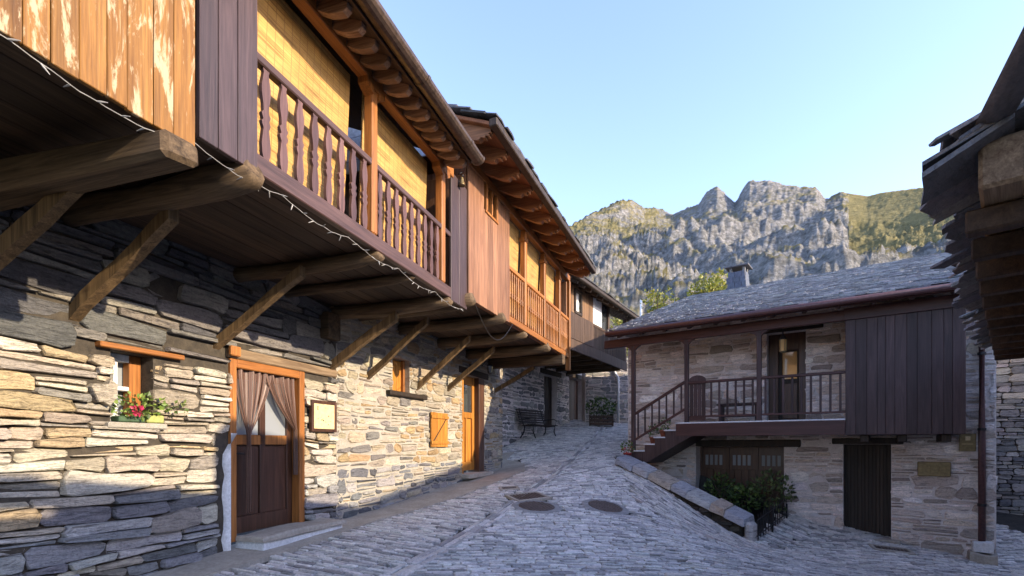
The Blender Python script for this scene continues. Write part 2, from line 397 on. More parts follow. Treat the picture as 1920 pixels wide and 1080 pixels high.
def lay_courses(u0, u1, z0, z1, holes, heights, lens, rn, gap=.012, split=.4, wav=.035, slope=0.0):
    # irregular courses: wavy beds, slanting joints, some cells split into thin slabs
    cells = []; z = z0; k = 0
    def bed(zb, kk, u): return zb + wav * noise.noise(Vector((u * .9, kk * 7.3, 1.7))) + slope * (u - u0)
    while z < z1:
        h = rn.choice(heights) * rn.uniform(.85, 1.15); zt = z + h; u = u0 - rn.uniform(0, .3); k += 1; sl = 0
        while u < u1:
            L = rn.uniform(*lens) * (.6 + h * 2.6); ue = u + L; s2 = rn.uniform(-.2, .2) * h
            nsp = 1
            if h > .1 and rn.random() < split: nsp = 2 if h < .17 else rn.choice((2, 3, 3))
            cuts = [0] + sorted(rn.uniform(.25, .75) if nsp == 2 else (i / nsp + rn.uniform(-.07, .07)) for i in range(1, nsp)) + [1]
            for a, b in zip(cuts, cuts[1:]):
                def zz(t, uu): return bed(z, k - 1, uu) * (1 - t) + bed(zt, k, uu) * t
                ua, ub = max(u, u0), min(ue, u1)
                if ub - ua < .03: continue
                g = gap / 2
                cells.append([(ua + sl * a + g, zz(a, ua) + g), (ub + s2 * a - g, zz(a, ub) + g), (ub + s2 * b - g, zz(b, ub) - g), (ua + sl * b + g, zz(b, ua) - g)])
            u = ue; sl = s2
        z = zt
    out = []
    for q in cells:
        parts = [q]
        for (a, b, c, d) in holes:
            nx = []
            for p in parts:
                xs = [v[0] for v in p]; zs = [v[1] for v in p]
                x0, x1_, y0, y1 = min(xs), max(xs), min(zs), max(zs)
                if x1_ <= a or x0 >= b or y1 <= c or y0 >= d: nx.append(p); continue
                cl = lambda f: [f(v) for v in p]
                if y1 - d > .03: nx.append(cl(lambda v: (v[0], max(v[1], d + .004))))
                elif c - y0 > .03: nx.append(cl(lambda v: (v[0], min(v[1], c - .004))))
                else:
                    if a - x0 > .035: nx.append(cl(lambda v: (min(v[0], a - .004), v[1])))
                    if x1_ - b > .035: nx.append(cl(lambda v: (max(v[0], b + .004), v[1])))
            parts = nx
        out += parts
    return out
def masonry(fr, wall, cells, palette, rn, prot=(.01, .045), mat='stone', limit=300, seen=None, rag=.12, back=-.03, name='stone', edge=.007):
    items = []
    for q in cells:
        g = stone_geo(q, rn.uniform(*prot), rn, back, edge, rag)
        if not g: continue
        uc = sum(p[0] for p in q) / 4; zc = sum(p[1] for p in q) / 4
        A = (q[1][0] - q[0][0]) * (q[2][1] - q[1][1]); D = (fr.W(uc, 0, zc) - Vector((0, 0, EYE))).length
        vis = A / D ** 2 * (1 if seen is None or seen(uc, zc) else 1e-4)
        c = palette(uc, zc, rn); items.append((vis, g, c))
    items.sort(key=lambda t: -t[0])
    for vis, g, c in items[:limit]:
        fr.mb().add(*g, c=c).build(name, mat, wall, recalc=True)
    if len(items) > limit:
        m = fr.mb()
        for vis, g, c in items[limit:]: m.add(*g, c=c)
        tag(m.build('small_stones', mat, wall), kind='stuff')
def wall_with_holes(fr, u0, u1, z0, z1, w0, w1, holes, name, mat, parent):
    us = sorted({u0, u1} | {min(max(h[i], u0), u1) for h in holes for i in (0, 1)}); zs = sorted({z0, z1} | {min(max(h[i], z0), z1) for h in holes for i in (2, 3)})
    nu, nz = len(us), len(zs); m = fr.mb(); vid = {}
    solid = lambda i, k: 0 <= i < nu - 1 and 0 <= k < nz - 1 and not any(h[0] - 1e-6 <= us[i] and us[i + 1] <= h[1] + 1e-6 and h[2] - 1e-6 <= zs[k] and zs[k + 1] <= h[3] + 1e-6 for h in holes)
    V = []; F = []
    def v(i, k, s):
        if (i, k, s) not in vid: vid[i, k, s] = len(V); V.append((us[i], w1 if s else w0, zs[k]))
        return vid[i, k, s]
    for i in range(nu - 1):
        for k in range(nz - 1):
            if not solid(i, k): continue
            F.append((v(i, k, 1), v(i + 1, k, 1), v(i + 1, k + 1, 1), v(i, k + 1, 1))); F.append((v(i, k, 0), v(i, k + 1, 0), v(i + 1, k + 1, 0), v(i + 1, k, 0)))
            for (a, b, p, q) in ((i - 1, k, (i, k), (i, k + 1)), (i + 1, k, (i + 1, k), (i + 1, k + 1)), (i, k - 1, (i, k), (i + 1, k)), (i, k + 1, (i, k + 1), (i + 1, k + 1))):
                if not solid(a, b): F.append((v(*p, 0), v(*q, 0), v(*q, 1), v(*p, 1)))
    m.add(V, F); return m.build(name, mat, parent)
def roof_slates(fr, roof, ua, ub, w_low, z_low, w_high, z_high, rn, expo=.14, width=(.14, .34), thick=.014, limit=300, cols=((.2, .208, .225), (.25, .258, .275), (.15, .157, .172), (.29, .297, .31)), near=None):
    run = math.hypot(w_high - w_low, z_high - z_low); n = int(run / expo); dw, dz = (w_high - w_low) / run, (z_high - z_low) / run
    nw, nz = (-dz, dw) if dw > 0 else (dz, -dw)       # normal of the slope
    if nz < 0: nw, nz = -nw, -nz
    items = []
    for k in range(n + 1):
        u = ua - rn.uniform(0, .2)
        while u < ub:
            L = rn.uniform(*width); a, b = max(u, ua + rn.uniform(-.03, .03)), min(u + L - .006, ub + rn.uniform(-.03, .03)); u += L
            if b - a < .04: continue
            s0 = k * expo + rn.uniform(-.03, .02); s1 = min(s0 + expo * 1.8, run); t0, t1 = thick * 2.2 + rn.uniform(0, .012), thick * .9
            th = thick * rn.uniform(.7, 1.4); sk = rn.uniform(-.025, .025)
            def P(u_, s_, h): return (u_, w_low + dw * s_ + nw * h, z_low + dz * s_ + nz * h)
            m_ = (a + b) / 2; ss = [s0 + rn.uniform(-.012, .012), s0 - rn.uniform(0, .02), s0 + rn.uniform(-.012, .012) + sk]
            V = [P(a, ss[0], t0), P(m_, ss[1], t0), P(b, ss[2], t0), P(b, s1, t1), P(a, s1, t1)]
            V += [P(a, ss[0], t0 - th), P(m_, ss[1], t0 - th), P(b, ss[2], t0 - th), P(b, s1, t1 - th), P(a, s1, t1 - th)]
            F = [(0, 1, 2, 3, 4), (9, 8, 7, 6, 5), (0, 5, 6, 1), (1, 6, 7, 2), (2, 7, 8, 3), (3, 8, 9, 4), (4, 9, 5, 0)]
            items.append(((fr.W(m_, w_low + dw * s0, 2) - Vector((0, 0, 2))).length, V, F, jit(rn.choice(cols), .2, rn)))
    items.sort(key=lambda t: t[0])
    for d, V, F, c in items[:limit]: fr.mb().add(V, F, c).build('slate', 'slate', roof)
    m = fr.mb()
    for d, V, F, c in items[limit:]: m.add(V, F, c)
    if m.v: tag(m.build('upper_slates', 'slate', roof), kind='stuff')
def leaves(m, c, r, n, size, pal, rn, up=.3):
    for i in range(n):
        while True:
            p = Vector((rn.uniform(-1, 1), rn.uniform(-1, 1), rn.uniform(-1, 1)))
            if .25 < p.length < 1: break
        q = Vector((c[0] + p.x * r[0], c[1] + p.y * r[1], c[2] + p.z * r[2]))
        d = (p + Vector((rn.uniform(-.7, .7), rn.uniform(-.7, .7), rn.uniform(-.4, .8)))).normalized(); s = size * rn.uniform(.6, 1.3)
        a = d.cross(Vector((rn.uniform(-1, 1), rn.uniform(-1, 1), rn.uniform(-1, 1)))).normalized(); b = d * s; a = a * s * .38; nn = a.cross(b).normalized() * s * .12
        m.add([tuple(q), tuple(q + a + b * .45 + nn), tuple(q + b), tuple(q - a + b * .45 + nn)], [(0, 1, 2, 3)], jit(rn.choice(pal), .3, rn))
GREEN = [(.05, .09, .02), (.08, .14, .03), (.035, .06, .018), (.13, .19, .045)]

# ------------------------------------------------------------------ street
LX = lambda pts: [gpix(*p) for p in pts]
E_BED = EYE - 1.9
L0 = [(-6.2, 0.0)] + [(-4.0, 3.2)] + LX([(400, 1078), (560, 1028), (700, 978), (860, 932), (985, 882)]) 
L1 = LX([(740, 1078), (900, 985), (1000, 915), (1050, 880), (1090, 842), (1120, 818)])
L1 = [(L1[0][0] - (L1[1][0] - L1[0][0]) * 2, L1[0][1] - (L1[1][1] - L1[0][1]) * 2)] + L1 + [(L1[-1][0] + 1.5, L1[-1][1] + 6)]
L2 = LX([(1310, 1078), (1230, 985), (1178, 905), (1160, 872)])
L2 = [(L2[0][0] + .3, 0)] + L2 + [(L2[-1][0] + .3, 22)]
def xat(L, y):
    for a, b in zip(L, L[1:]):
        if a[1] <= y <= b[1] or b[1] <= y <= a[1]: return a[0] + (b[0] - a[0]) * (y - a[1]) / ((b[1] - a[1]) or 1e-6)
    return L[-1][0] if y > L[-1][1] else L[0][0]
PW0, PW1 = Vector((2.62, 12.02)), Vector((4.48, 9.88))      # planter wall, its two ends
def bed(x, y): return (6.14 - 4.6) * (y - 9.75) - (11.47 - 9.75) * (x - 4.6) > 0
xs = np.arange(-12, 18.01, .25); ys = np.arange(-3, 27.01, .25)
q = np.array([(x, y) for y in ys for x in xs]); zg = gnd_arr(q) - .045
for i_, (x, y) in enumerate(q):
    d = PW1 - PW0; v_ = Vector((x, y)) - PW0; t = v_.dot(d) / d.length_squared; sd = v_.cross(d) / d.length
    if -1.9 < sd < -.05 and -.25 < t and bed(x, y): zg[i_] = min(zg[i_], E_BED)
m = MB(); nx = len(xs)
m.add([(a, b, c) for (a, b), c in zip(q, zg)], [(j * nx + i, j * nx + i + 1, (j + 1) * nx + i + 1, (j + 1) * nx + i) for j in range(len(ys) - 1) for i in range(nx - 1)])
street = tag(m.build('street', 'street', smooth=True, recalc=False), 'steep village lane paved with narrow grey slate setts on edge', 'street', kind='structure')
rn = random.Random(11)
def zone(x, y):
    if y < 14.6 and x < xat(L0, y) + .03: return None
    x1, x2 = xat(L1, y), xat(L2, y)
    if abs(x - x1) < .13: return 'ch'
    if x < x1: return 'A'
    if x < x2: return 'B'
    d = PW1 - PW0; t = ((Vector((x, y)) - PW0).dot(d)) / d.length_squared; s = (Vector((x, y)) - PW0).cross(d) / d.length
    if s < -.08 and t > -.3 and bed(x, y): return None                                   # behind the planter wall
    if y > 13.2: return 'B'
    if s < 1.5 and t < 1.2: return 'D'
    return 'C'
ANG = {'A': rad(-20), 'B': rad(14), 'C': rad(-4), 'D': math.atan2((PW1 - PW0).y, (PW1 - PW0).x)}
stones = []
COV = [gpix(1006, 950), gpix(1135, 950), gpix(990, 932)]
for zn, an in ANG.items():
    d = Vector((math.cos(an), math.sin(an))); nrm = Vector((-d.y, d.x)); row = -30.0
    while row < 32:
        hw = rn.uniform(.046, .072); t = -32 + rn.uniform(0, .3); ph = rn.uniform(0, 99)
        while t < 32:
            L = rn.uniform(.1, .32); c = d * (t + L / 2) + nrm * (row + hw / 2 + .035 * noise.noise(Vector((t * .6, row * .3, 3.3)))); t += L
            if not (-5 < c.x < 10.8 and 1.6 < c.y < 21.5) or abs(c.x) > c.y * 1.12 + .6: continue
            if zone(c.x, c.y) != zn: continue
            if min(((c.x - k[0]) / .43) ** 2 + ((c.y - k[1]) / .43) ** 2 for k in COV) < 1: continue
            stones.append((c, d, nrm, L - .012, hw - .018, an))
        row += hw
for a, b in zip(L1, L1[1:]):       # the drain channel: two lines of long stones
    a, b = Vector(a), Vector(b); d = (b - a).normalized(); nrm = Vector((-d.y, d.x)); t = 0; an = math.atan2(d.y, d.x)
    while t < (b - a).length:
        for sgn in (-1, 0, 1):
            L = .42; c = a + d * (t + L / 2) + nrm * .085 * sgn
            if c.y > 1.6: stones.append((c, d, nrm, L - .012, .07 if sgn else .075, an))
        t += .42
C = np.array([[(s[0] + s[1] * s[3] / 2 * i + s[2] * s[4] / 2 * j)[:] for i, j in ((-1, -1), (1, -1), (1, 1), (-1, 1))] for s in stones])
Z = gnd_arr(C.reshape(-1, 2)).reshape(-1, 4)
order = sorted(range(len(stones)), key=lambda i: stones[i][0].length - (0 if abs(stones[i][0].x) < stones[i][0].y * .98 and stones[i][0].y > 3.9 else -50))
PAL = ((.44, .42, .395), (.51, .485, .455), (.35, .335, .32), (.56, .53, .495), (.47, .435, .395), (.25, .24, .23))
rest = MB()
for k, i in enumerate(order):
    c = C[i]; z = Z[i] + rn.uniform(-.007, .008); zz = [float(v) + rn.uniform(-.004, .004) for v in z]
    ctr = c.mean(0); V = [(float(p[0]) + rn.uniform(-.006, .006), float(p[1]) + rn.uniform(-.006, .006), h - .07) for p, h in zip(c, zz)]
    L = stones[i][3]; e = .008
    for (x, y, _), h in zip(list(V), zz):
        f = lambda v, m_: m_ + (v - m_) * (1 - e * 2 / L)
        V.append((x, y, h - .008))
    dv, nv, hl, hw = stones[i][1], stones[i][2], stones[i][3] / 2, stones[i][4] / 2
    for (x, y, _), h in zip(list(V[:4]), zz):
        r = Vector((x - ctr[0], y - ctr[1])); a_, b_ = r.dot(dv), r.dot(nv)
        a_ *= max(.5, 1 - .012 / hl); b_ *= max(.5, 1 - .009 / hw); p = dv * a_ + nv * b_; V.append((float(ctr[0] + p.x), float(ctr[1] + p.y), h))
    F = [(8, 9, 10, 11)] + [(4 + a, 4 + (a + 1) % 4, 8 + (a + 1) % 4, 8 + a) for a in range(4)] + [(a, (a + 1) % 4, 4 + (a + 1) % 4, 4 + a) for a in range(4)]
    cc = jit(rn.choice(PAL), .14, rn)
    if k < 300: MB().add(V, F, cc).build('paving_stone', 'paving', street, recalc=False)
    else: rest.add(V, F, cc)
tag(rest.build('far_paving_stones', 'paving', street, recalc=False), kind='stuff')
# pavement strip of concrete along the left houses
m = MB(); pts = []
ylist = np.arange(-1, 15.6, .4)
for y in ylist:
    xr = xat(L0, min(y, L0[-1][1])); xl = -5.3 + .33 * y
    if y > 14: xr = max(xr - (y - 14) * .8, xl + .3)
    for k in range(5): x = xl + (xr - xl) * k / 4; pts.append((x, y, gnd(x, y) + .012 + .012 * noise.noise(Vector((x, y, 0)) * 2)))
m.add(pts, [(j * 5 + i, j * 5 + i + 1, j * 5 + i + 6, j * 5 + i + 5) for j in range(len(ylist) - 1) for i in range(4)])
m.add([(x, y, z - .06) for (x, y, z) in pts[4::5]] + pts[4::5], [(j, j + 1, len(ylist) + j + 1, len(ylist) + j) for j in range(len(ylist) - 1)])
tag(m.build('pavement', 'concrete', smooth=True), 'narrow worn concrete strip along the left house walls', 'pavement', kind='structure')

# ------------------------------------------------------------------ ground sheet and mountains
def ridge_y(px):
    K = [(-3000, 640), (0, 600), (700, 560), (980, 470), (1065, 425), (1100, 405), (1140, 386), (1165, 373), (1185, 376), (1210, 390), (1232, 388), (1262, 402), (1290, 389), (1310, 383), (1325, 360), (1345, 350), (1362, 364), (1378, 381), (1392, 354), (1405, 338), (1440, 338), (1470, 346), (1500, 351), (1530, 352), (1548, 372), (1580, 360), (1600, 364), (1625, 368), (1660, 360), (1700, 355), (1735, 351), (1900, 335), (2400, 300), (4500, 380)]
    for (a, b), (c, d) in zip(K, K[1:]):
        if a <= px <= c: return b + (d - b) * (px - a) / (c - a)
    return 500
cols = list(np.linspace(-1600, 1000, 60)) + list(np.linspace(1010, 1780, 420)) + list(np.linspace(1800, 3600, 60)); rows = 170
V = []; GR = []
for px in cols:
    r = (px - 960) / FOC; e = (HOR - ridge_y(px)) / FOC
    D = 1900 - 1.25 * (min(px, 1900) - 1250) if px > 1250 else 1900 - 2.2 * (1250 - max(px, 950)); es = (HOR - sum(ridge_y(px + o_) for o_ in range(-150, 151, 20)) / 16) / FOC
    for k in range(rows + 6):
        s = k / (rows - 1)
        if s <= 1: y = 26 * (D / 26) ** (.35 * s + .65 * s ** .55 if s > 0 else 0) if False else 26 + (D - 26) * (s ** 1.5)
        else: y = D + (s - 1) * D * 3.0
        x = r * y; f = (y - 26) / (D - 26); zr = e * D
        if s <= 1:
            g = .2 * f + .8 * f ** 1.75
            p = Vector((x, y, 0)) * .0042
            nz = noise.hetero_terrain(p, 1.0, 2.2, 6, .7) - .8
            rg = noise.ridged_multi_fractal(p * 2.2 + Vector((3, 7, 1)), .9, 2.1, 6, 1.0, 2.0) - 1.1
            amp = min(1, f * 2.2) * min(1, max(0, (1 - f) * 3.2)) 
            k_ = max(0, min(1, (f - .72) / .28)); k_ = k_ * k_ * (3 - 2 * k_)
            z = (es * D * (1 - k_) + zr * k_) * g + min(1, f * 3) * (6 * (noise.ridged_multi_fractal(p * 9, .8, 2.2, 4, 1.0, 2.0) - 1.2)) * (1 if px < 1590 or f < .8 else .3) + amp * (46 * nz + 20 * rg) * (D / 1300) * (1 if px < 1590 or f < .6 else .45) + (min(0, 1.0 - 5 * f)) * 0
            z += -2.2 * (1 - f) + 0
        else: z = zr * max(.2, 1 - (s - 1) * 9)
        gr = max(0, min(1, (px - 1575) / 40)) * max(0, min(1, (f - .45) * 4)) + max(0, min(1, (1270 - px) / 60)) * max(0, min(1, (f - .6) * 3)) * .3
        V.append((x, y, EYE + z - (0 if f > .02 else 1.5))); GR.append(min(1, gr))
n = rows + 6
m = MB(); m.add(V, [(i * n + k, (i + 1) * n + k, (i + 1) * n + k + 1, i * n + k + 1) for i in range(len(cols) - 1) for k in range(n - 1)])
mo = m.build('mountain', 'mountain', smooth=True, recalc=False); ga = mo.data.attributes.new('turf', 'FLOAT', 'POINT'); ga.data.foreach_set('value', GR)
tag(mo, 'rugged grey limestone mountain ridge with grassy slopes', 'mountain', kind='structure')
m = MB(); m.add([(-4000, -4000, -1.6), (4000, -4000, -1.6), (4000, 6000, -1.6), (-4000, 6000, -1.6)], [(0, 1, 2, 3)])
tag(m.build('ground', 'earth', recalc=False), 'dark earth ground spreading out beneath the whole village', 'ground', kind='structure')

# ------------------------------------------------------------------ house 1: dry-stone house with the long gallery
E = EYE
H1 = Frame('stone_house', (-3.841, 3.841), (.3048, .9524), 0.0)
tag(H1.root, 'dry stone house whose dark wooden gallery overhangs a half glazed brown door', 'house')
r1 = H1.root; rn = random.Random(21)
DK1 = E + 2.0                       # underside of the gallery floor
U1a, U1b = -3.6, H1.u(630)          # ends of the ground floor wall
G1b = H1.u(874, 1.92)               # far end of the gallery
wu0, wz1 = H1.uz(207, 657); wu1, wz0 = H1.uz(287, 792)
wz1 = H1.uz(247, 662)[1]; wz0 = H1.uz(247, 792)[1]
du0, du1 = H1.u(428), H1.u(568); dz0 = H1.uz(428, 1008)[1]; dz1 = H1.uz(433, 672)[1]
holes1 = [(wu0, wu1, wz0, wz1), (du0, du1, dz0 - .3, dz1)]
w1 = wall_with_holes(H1, U1a, U1b, -.6, E + 5.3, -.5, 0, holes1, 'wall', 'dark_joint', r1)
lh = [(wu0 - .14, wu1 + .3, wz1, wz1 + .06), (du0 - .04, U1b + .02, dz1, dz1 + .13), (du0 - .16, du0, dz0 - .3, E + .1)]
cells = lay_courses(U1a + 2.2, U1b, -.1, DK1 + .05, holes1 + lh, [.06, .08, .1, .13, .17, .22, .15], (.28, .85), rn, .014, .5, .08, -.012)
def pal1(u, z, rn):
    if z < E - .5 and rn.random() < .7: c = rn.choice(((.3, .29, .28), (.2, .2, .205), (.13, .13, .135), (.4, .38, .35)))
    elif z > E + .9: c = rn.choice(((.15, .14, .13), (.11, .107, .105), (.19, .172, .15), (.08, .08, .083)))  # upper stones darkened: shade under the gallery put into their colour
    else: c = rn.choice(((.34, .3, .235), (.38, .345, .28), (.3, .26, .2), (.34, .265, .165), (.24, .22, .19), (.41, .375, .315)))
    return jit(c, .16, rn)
masonry(H1, w1, cells, pal1, rn, (.0, .075), limit=300, rag=.24, edge=.006, seen=lambda u, z: u > -.3)
# upstairs back wall seen through the gallery, and the roof
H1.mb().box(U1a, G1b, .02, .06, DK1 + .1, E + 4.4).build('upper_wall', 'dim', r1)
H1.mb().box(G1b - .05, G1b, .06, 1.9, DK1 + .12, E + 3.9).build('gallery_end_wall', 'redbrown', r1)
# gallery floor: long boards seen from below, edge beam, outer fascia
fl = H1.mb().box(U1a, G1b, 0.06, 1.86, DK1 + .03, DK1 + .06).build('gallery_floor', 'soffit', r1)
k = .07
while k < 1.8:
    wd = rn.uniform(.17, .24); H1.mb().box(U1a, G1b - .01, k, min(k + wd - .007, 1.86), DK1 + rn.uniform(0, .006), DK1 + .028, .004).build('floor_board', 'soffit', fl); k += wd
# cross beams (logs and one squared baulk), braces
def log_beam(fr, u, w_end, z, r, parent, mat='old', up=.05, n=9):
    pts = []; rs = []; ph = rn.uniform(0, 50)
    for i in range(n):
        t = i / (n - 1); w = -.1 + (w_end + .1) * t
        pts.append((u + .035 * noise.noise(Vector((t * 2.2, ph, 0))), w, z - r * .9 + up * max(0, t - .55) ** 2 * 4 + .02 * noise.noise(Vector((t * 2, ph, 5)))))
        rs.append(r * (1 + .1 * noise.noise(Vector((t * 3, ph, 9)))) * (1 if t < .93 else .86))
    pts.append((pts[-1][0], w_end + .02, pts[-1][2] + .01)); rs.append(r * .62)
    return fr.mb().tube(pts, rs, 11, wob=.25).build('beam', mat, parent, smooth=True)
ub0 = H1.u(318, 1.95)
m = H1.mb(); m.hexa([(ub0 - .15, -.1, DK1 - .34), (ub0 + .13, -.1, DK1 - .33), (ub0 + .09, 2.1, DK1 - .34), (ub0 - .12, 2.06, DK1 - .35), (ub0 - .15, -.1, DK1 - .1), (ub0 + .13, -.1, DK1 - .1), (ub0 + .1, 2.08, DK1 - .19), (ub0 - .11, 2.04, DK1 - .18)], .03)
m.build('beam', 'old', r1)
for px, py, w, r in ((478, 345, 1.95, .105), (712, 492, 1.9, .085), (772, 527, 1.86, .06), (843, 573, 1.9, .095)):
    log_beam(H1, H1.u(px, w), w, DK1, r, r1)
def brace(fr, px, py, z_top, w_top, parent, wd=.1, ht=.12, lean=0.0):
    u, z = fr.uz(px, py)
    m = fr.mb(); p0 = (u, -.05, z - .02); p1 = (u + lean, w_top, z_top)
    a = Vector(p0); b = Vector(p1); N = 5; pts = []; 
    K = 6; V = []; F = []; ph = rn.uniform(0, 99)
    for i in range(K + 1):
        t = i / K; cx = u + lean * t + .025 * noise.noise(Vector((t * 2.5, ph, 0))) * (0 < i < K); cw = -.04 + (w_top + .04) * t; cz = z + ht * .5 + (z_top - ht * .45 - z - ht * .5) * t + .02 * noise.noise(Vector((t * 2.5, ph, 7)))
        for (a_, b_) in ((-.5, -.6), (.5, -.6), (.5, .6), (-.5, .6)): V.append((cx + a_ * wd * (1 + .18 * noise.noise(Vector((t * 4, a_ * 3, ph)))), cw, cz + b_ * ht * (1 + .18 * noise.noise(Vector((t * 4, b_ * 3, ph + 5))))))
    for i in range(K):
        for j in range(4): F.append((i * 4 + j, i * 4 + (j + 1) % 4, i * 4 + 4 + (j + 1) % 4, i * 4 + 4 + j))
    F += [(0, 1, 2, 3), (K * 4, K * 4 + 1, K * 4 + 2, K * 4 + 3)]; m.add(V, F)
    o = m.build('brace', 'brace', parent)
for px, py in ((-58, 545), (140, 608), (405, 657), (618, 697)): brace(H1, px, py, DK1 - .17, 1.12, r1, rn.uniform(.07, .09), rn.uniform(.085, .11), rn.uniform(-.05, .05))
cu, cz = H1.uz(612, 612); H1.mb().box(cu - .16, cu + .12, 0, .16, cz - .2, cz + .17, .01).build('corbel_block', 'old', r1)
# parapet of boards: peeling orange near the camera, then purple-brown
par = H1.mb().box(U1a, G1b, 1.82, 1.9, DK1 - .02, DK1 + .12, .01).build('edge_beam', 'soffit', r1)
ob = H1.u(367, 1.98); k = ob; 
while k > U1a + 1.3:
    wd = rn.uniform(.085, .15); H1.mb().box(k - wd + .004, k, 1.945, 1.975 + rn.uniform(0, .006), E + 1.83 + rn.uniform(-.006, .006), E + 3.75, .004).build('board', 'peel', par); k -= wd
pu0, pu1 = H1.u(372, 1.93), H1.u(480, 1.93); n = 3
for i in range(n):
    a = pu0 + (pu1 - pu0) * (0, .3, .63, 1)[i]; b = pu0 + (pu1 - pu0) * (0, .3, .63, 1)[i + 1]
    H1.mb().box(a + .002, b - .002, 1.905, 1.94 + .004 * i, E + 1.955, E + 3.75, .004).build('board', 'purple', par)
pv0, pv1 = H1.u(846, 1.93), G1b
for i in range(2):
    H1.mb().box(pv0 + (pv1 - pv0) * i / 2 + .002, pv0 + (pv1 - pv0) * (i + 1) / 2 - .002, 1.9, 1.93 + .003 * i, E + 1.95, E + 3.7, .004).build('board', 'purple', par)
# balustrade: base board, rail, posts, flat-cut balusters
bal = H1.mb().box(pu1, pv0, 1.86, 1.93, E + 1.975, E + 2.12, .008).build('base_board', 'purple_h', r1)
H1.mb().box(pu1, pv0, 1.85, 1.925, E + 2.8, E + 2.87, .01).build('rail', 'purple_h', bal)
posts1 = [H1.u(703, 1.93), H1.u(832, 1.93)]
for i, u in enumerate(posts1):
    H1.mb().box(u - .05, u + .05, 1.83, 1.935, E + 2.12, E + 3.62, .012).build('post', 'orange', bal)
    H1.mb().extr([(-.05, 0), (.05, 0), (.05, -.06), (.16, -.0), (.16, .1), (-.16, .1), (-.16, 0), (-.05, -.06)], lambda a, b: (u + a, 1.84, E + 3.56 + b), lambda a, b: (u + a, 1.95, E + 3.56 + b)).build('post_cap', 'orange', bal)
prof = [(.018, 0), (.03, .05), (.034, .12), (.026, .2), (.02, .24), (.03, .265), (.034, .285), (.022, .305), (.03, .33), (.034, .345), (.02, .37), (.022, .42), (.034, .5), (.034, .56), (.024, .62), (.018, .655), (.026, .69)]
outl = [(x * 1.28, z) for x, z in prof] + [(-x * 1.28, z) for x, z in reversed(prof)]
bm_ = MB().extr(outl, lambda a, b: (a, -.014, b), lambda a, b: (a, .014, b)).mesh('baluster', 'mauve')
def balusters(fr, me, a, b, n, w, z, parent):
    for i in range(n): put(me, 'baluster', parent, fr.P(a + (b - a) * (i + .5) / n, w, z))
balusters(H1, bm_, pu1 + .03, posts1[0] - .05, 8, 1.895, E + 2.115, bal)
balusters(H1, bm_, posts1[0] + .05, posts1[1] - .05, 9, 1.895, E + 2.115, bal)
hb = H1.mb().box(pu1 - .2, pv0 + .05, 1.83, 1.95, E + 3.62, E + 3.76, .01).build('head_beam', 'orange_h', r1)
# roof: slab, rafter tails, gutter, slates along the edge
pit = math.tan(rad(24)); wE, zE = 2.31, E + 3.62; UE1 = H1.u(906, 2.47)
m = H1.mb(); zi = zE + (wE + 3.5) * pit
m.hexa([(U1a, wE, zE), (UE1, wE, zE), (UE1, -3.5, zi), (U1a, -3.5, zi), (U1a, wE, zE + .05), (UE1, wE, zE + .05), (UE1, -3.5, zi + .05), (U1a, -3.5, zi + .05)], .005)
rf1 = m.build('roof', 'soffit', r1)
roof_slates(H1, rf1, U1a, UE1, wE + .05, zE + .05, -1.2, zE + .05 + (wE + 1.25) * pit, random.Random(3), .2, (.25, .5), .018, 40)
u = UE1 - .06
while u > H1.u(560, 2.3):
    a = u; m = H1.mb()
    pr = [(1.7, zE + (wE - 1.7) * pit - .005), (wE - .06, zE + .06 * pit - .005), (wE - .06, zE - .02), (wE - .1, zE - .05), (wE - .16, zE - .045), (wE - .24, zE - .03), (wE - .3, zE - .0), (1.7, zE + (wE - 1.7) * pit - .1)]
    m.extr(pr, lambda w, z: (a - .035, w, z), lambda w, z: (a + .035, w, z)).build('rafter', 'old_rafter', rf1); u -= .205
gu = U1a
while gu < UE1:
    e = min(gu + 1.15, UE1); m = H1.mb(); gr = .085; V = []; F = []
    for j, uu in enumerate((gu, e - .004)):
        for i in range(9): t = math.pi * (1 + i / 8) ; V.append((uu, wE + .085 + math.cos(t) * gr, zE + .06 + math.sin(t) * gr * .9))
        for i in range(9): t = math.pi * (2 - i / 8) ; V.append((uu, wE + .085 + math.cos(t) * (gr - .008), zE + .06 + math.sin(t) * (gr - .008) * .9))
    F = [(i, (i + 1) % 18, 18 + (i + 1) % 18, 18 + i) for i in range(18)] + [tuple(range(18)), tuple(range(18, 36))]
    m.add(V, F); g_ = m.build('gutter', 'gutter', rf1)
    m = H1.mb(); V = []
    for uu in (e - .03, e + .02):
        for i in range(9): t = math.pi * (1 + i / 8); V.append((uu, wE + .085 + math.cos(t) * (gr + .008), zE + .06 + math.sin(t) * (gr + .008) * .9))
    m.add(V, [(i, i + 1, 10 + i, 9 + i) for i in range(8)]).build('gutter_joint', 'gutter', rf1); gu = e
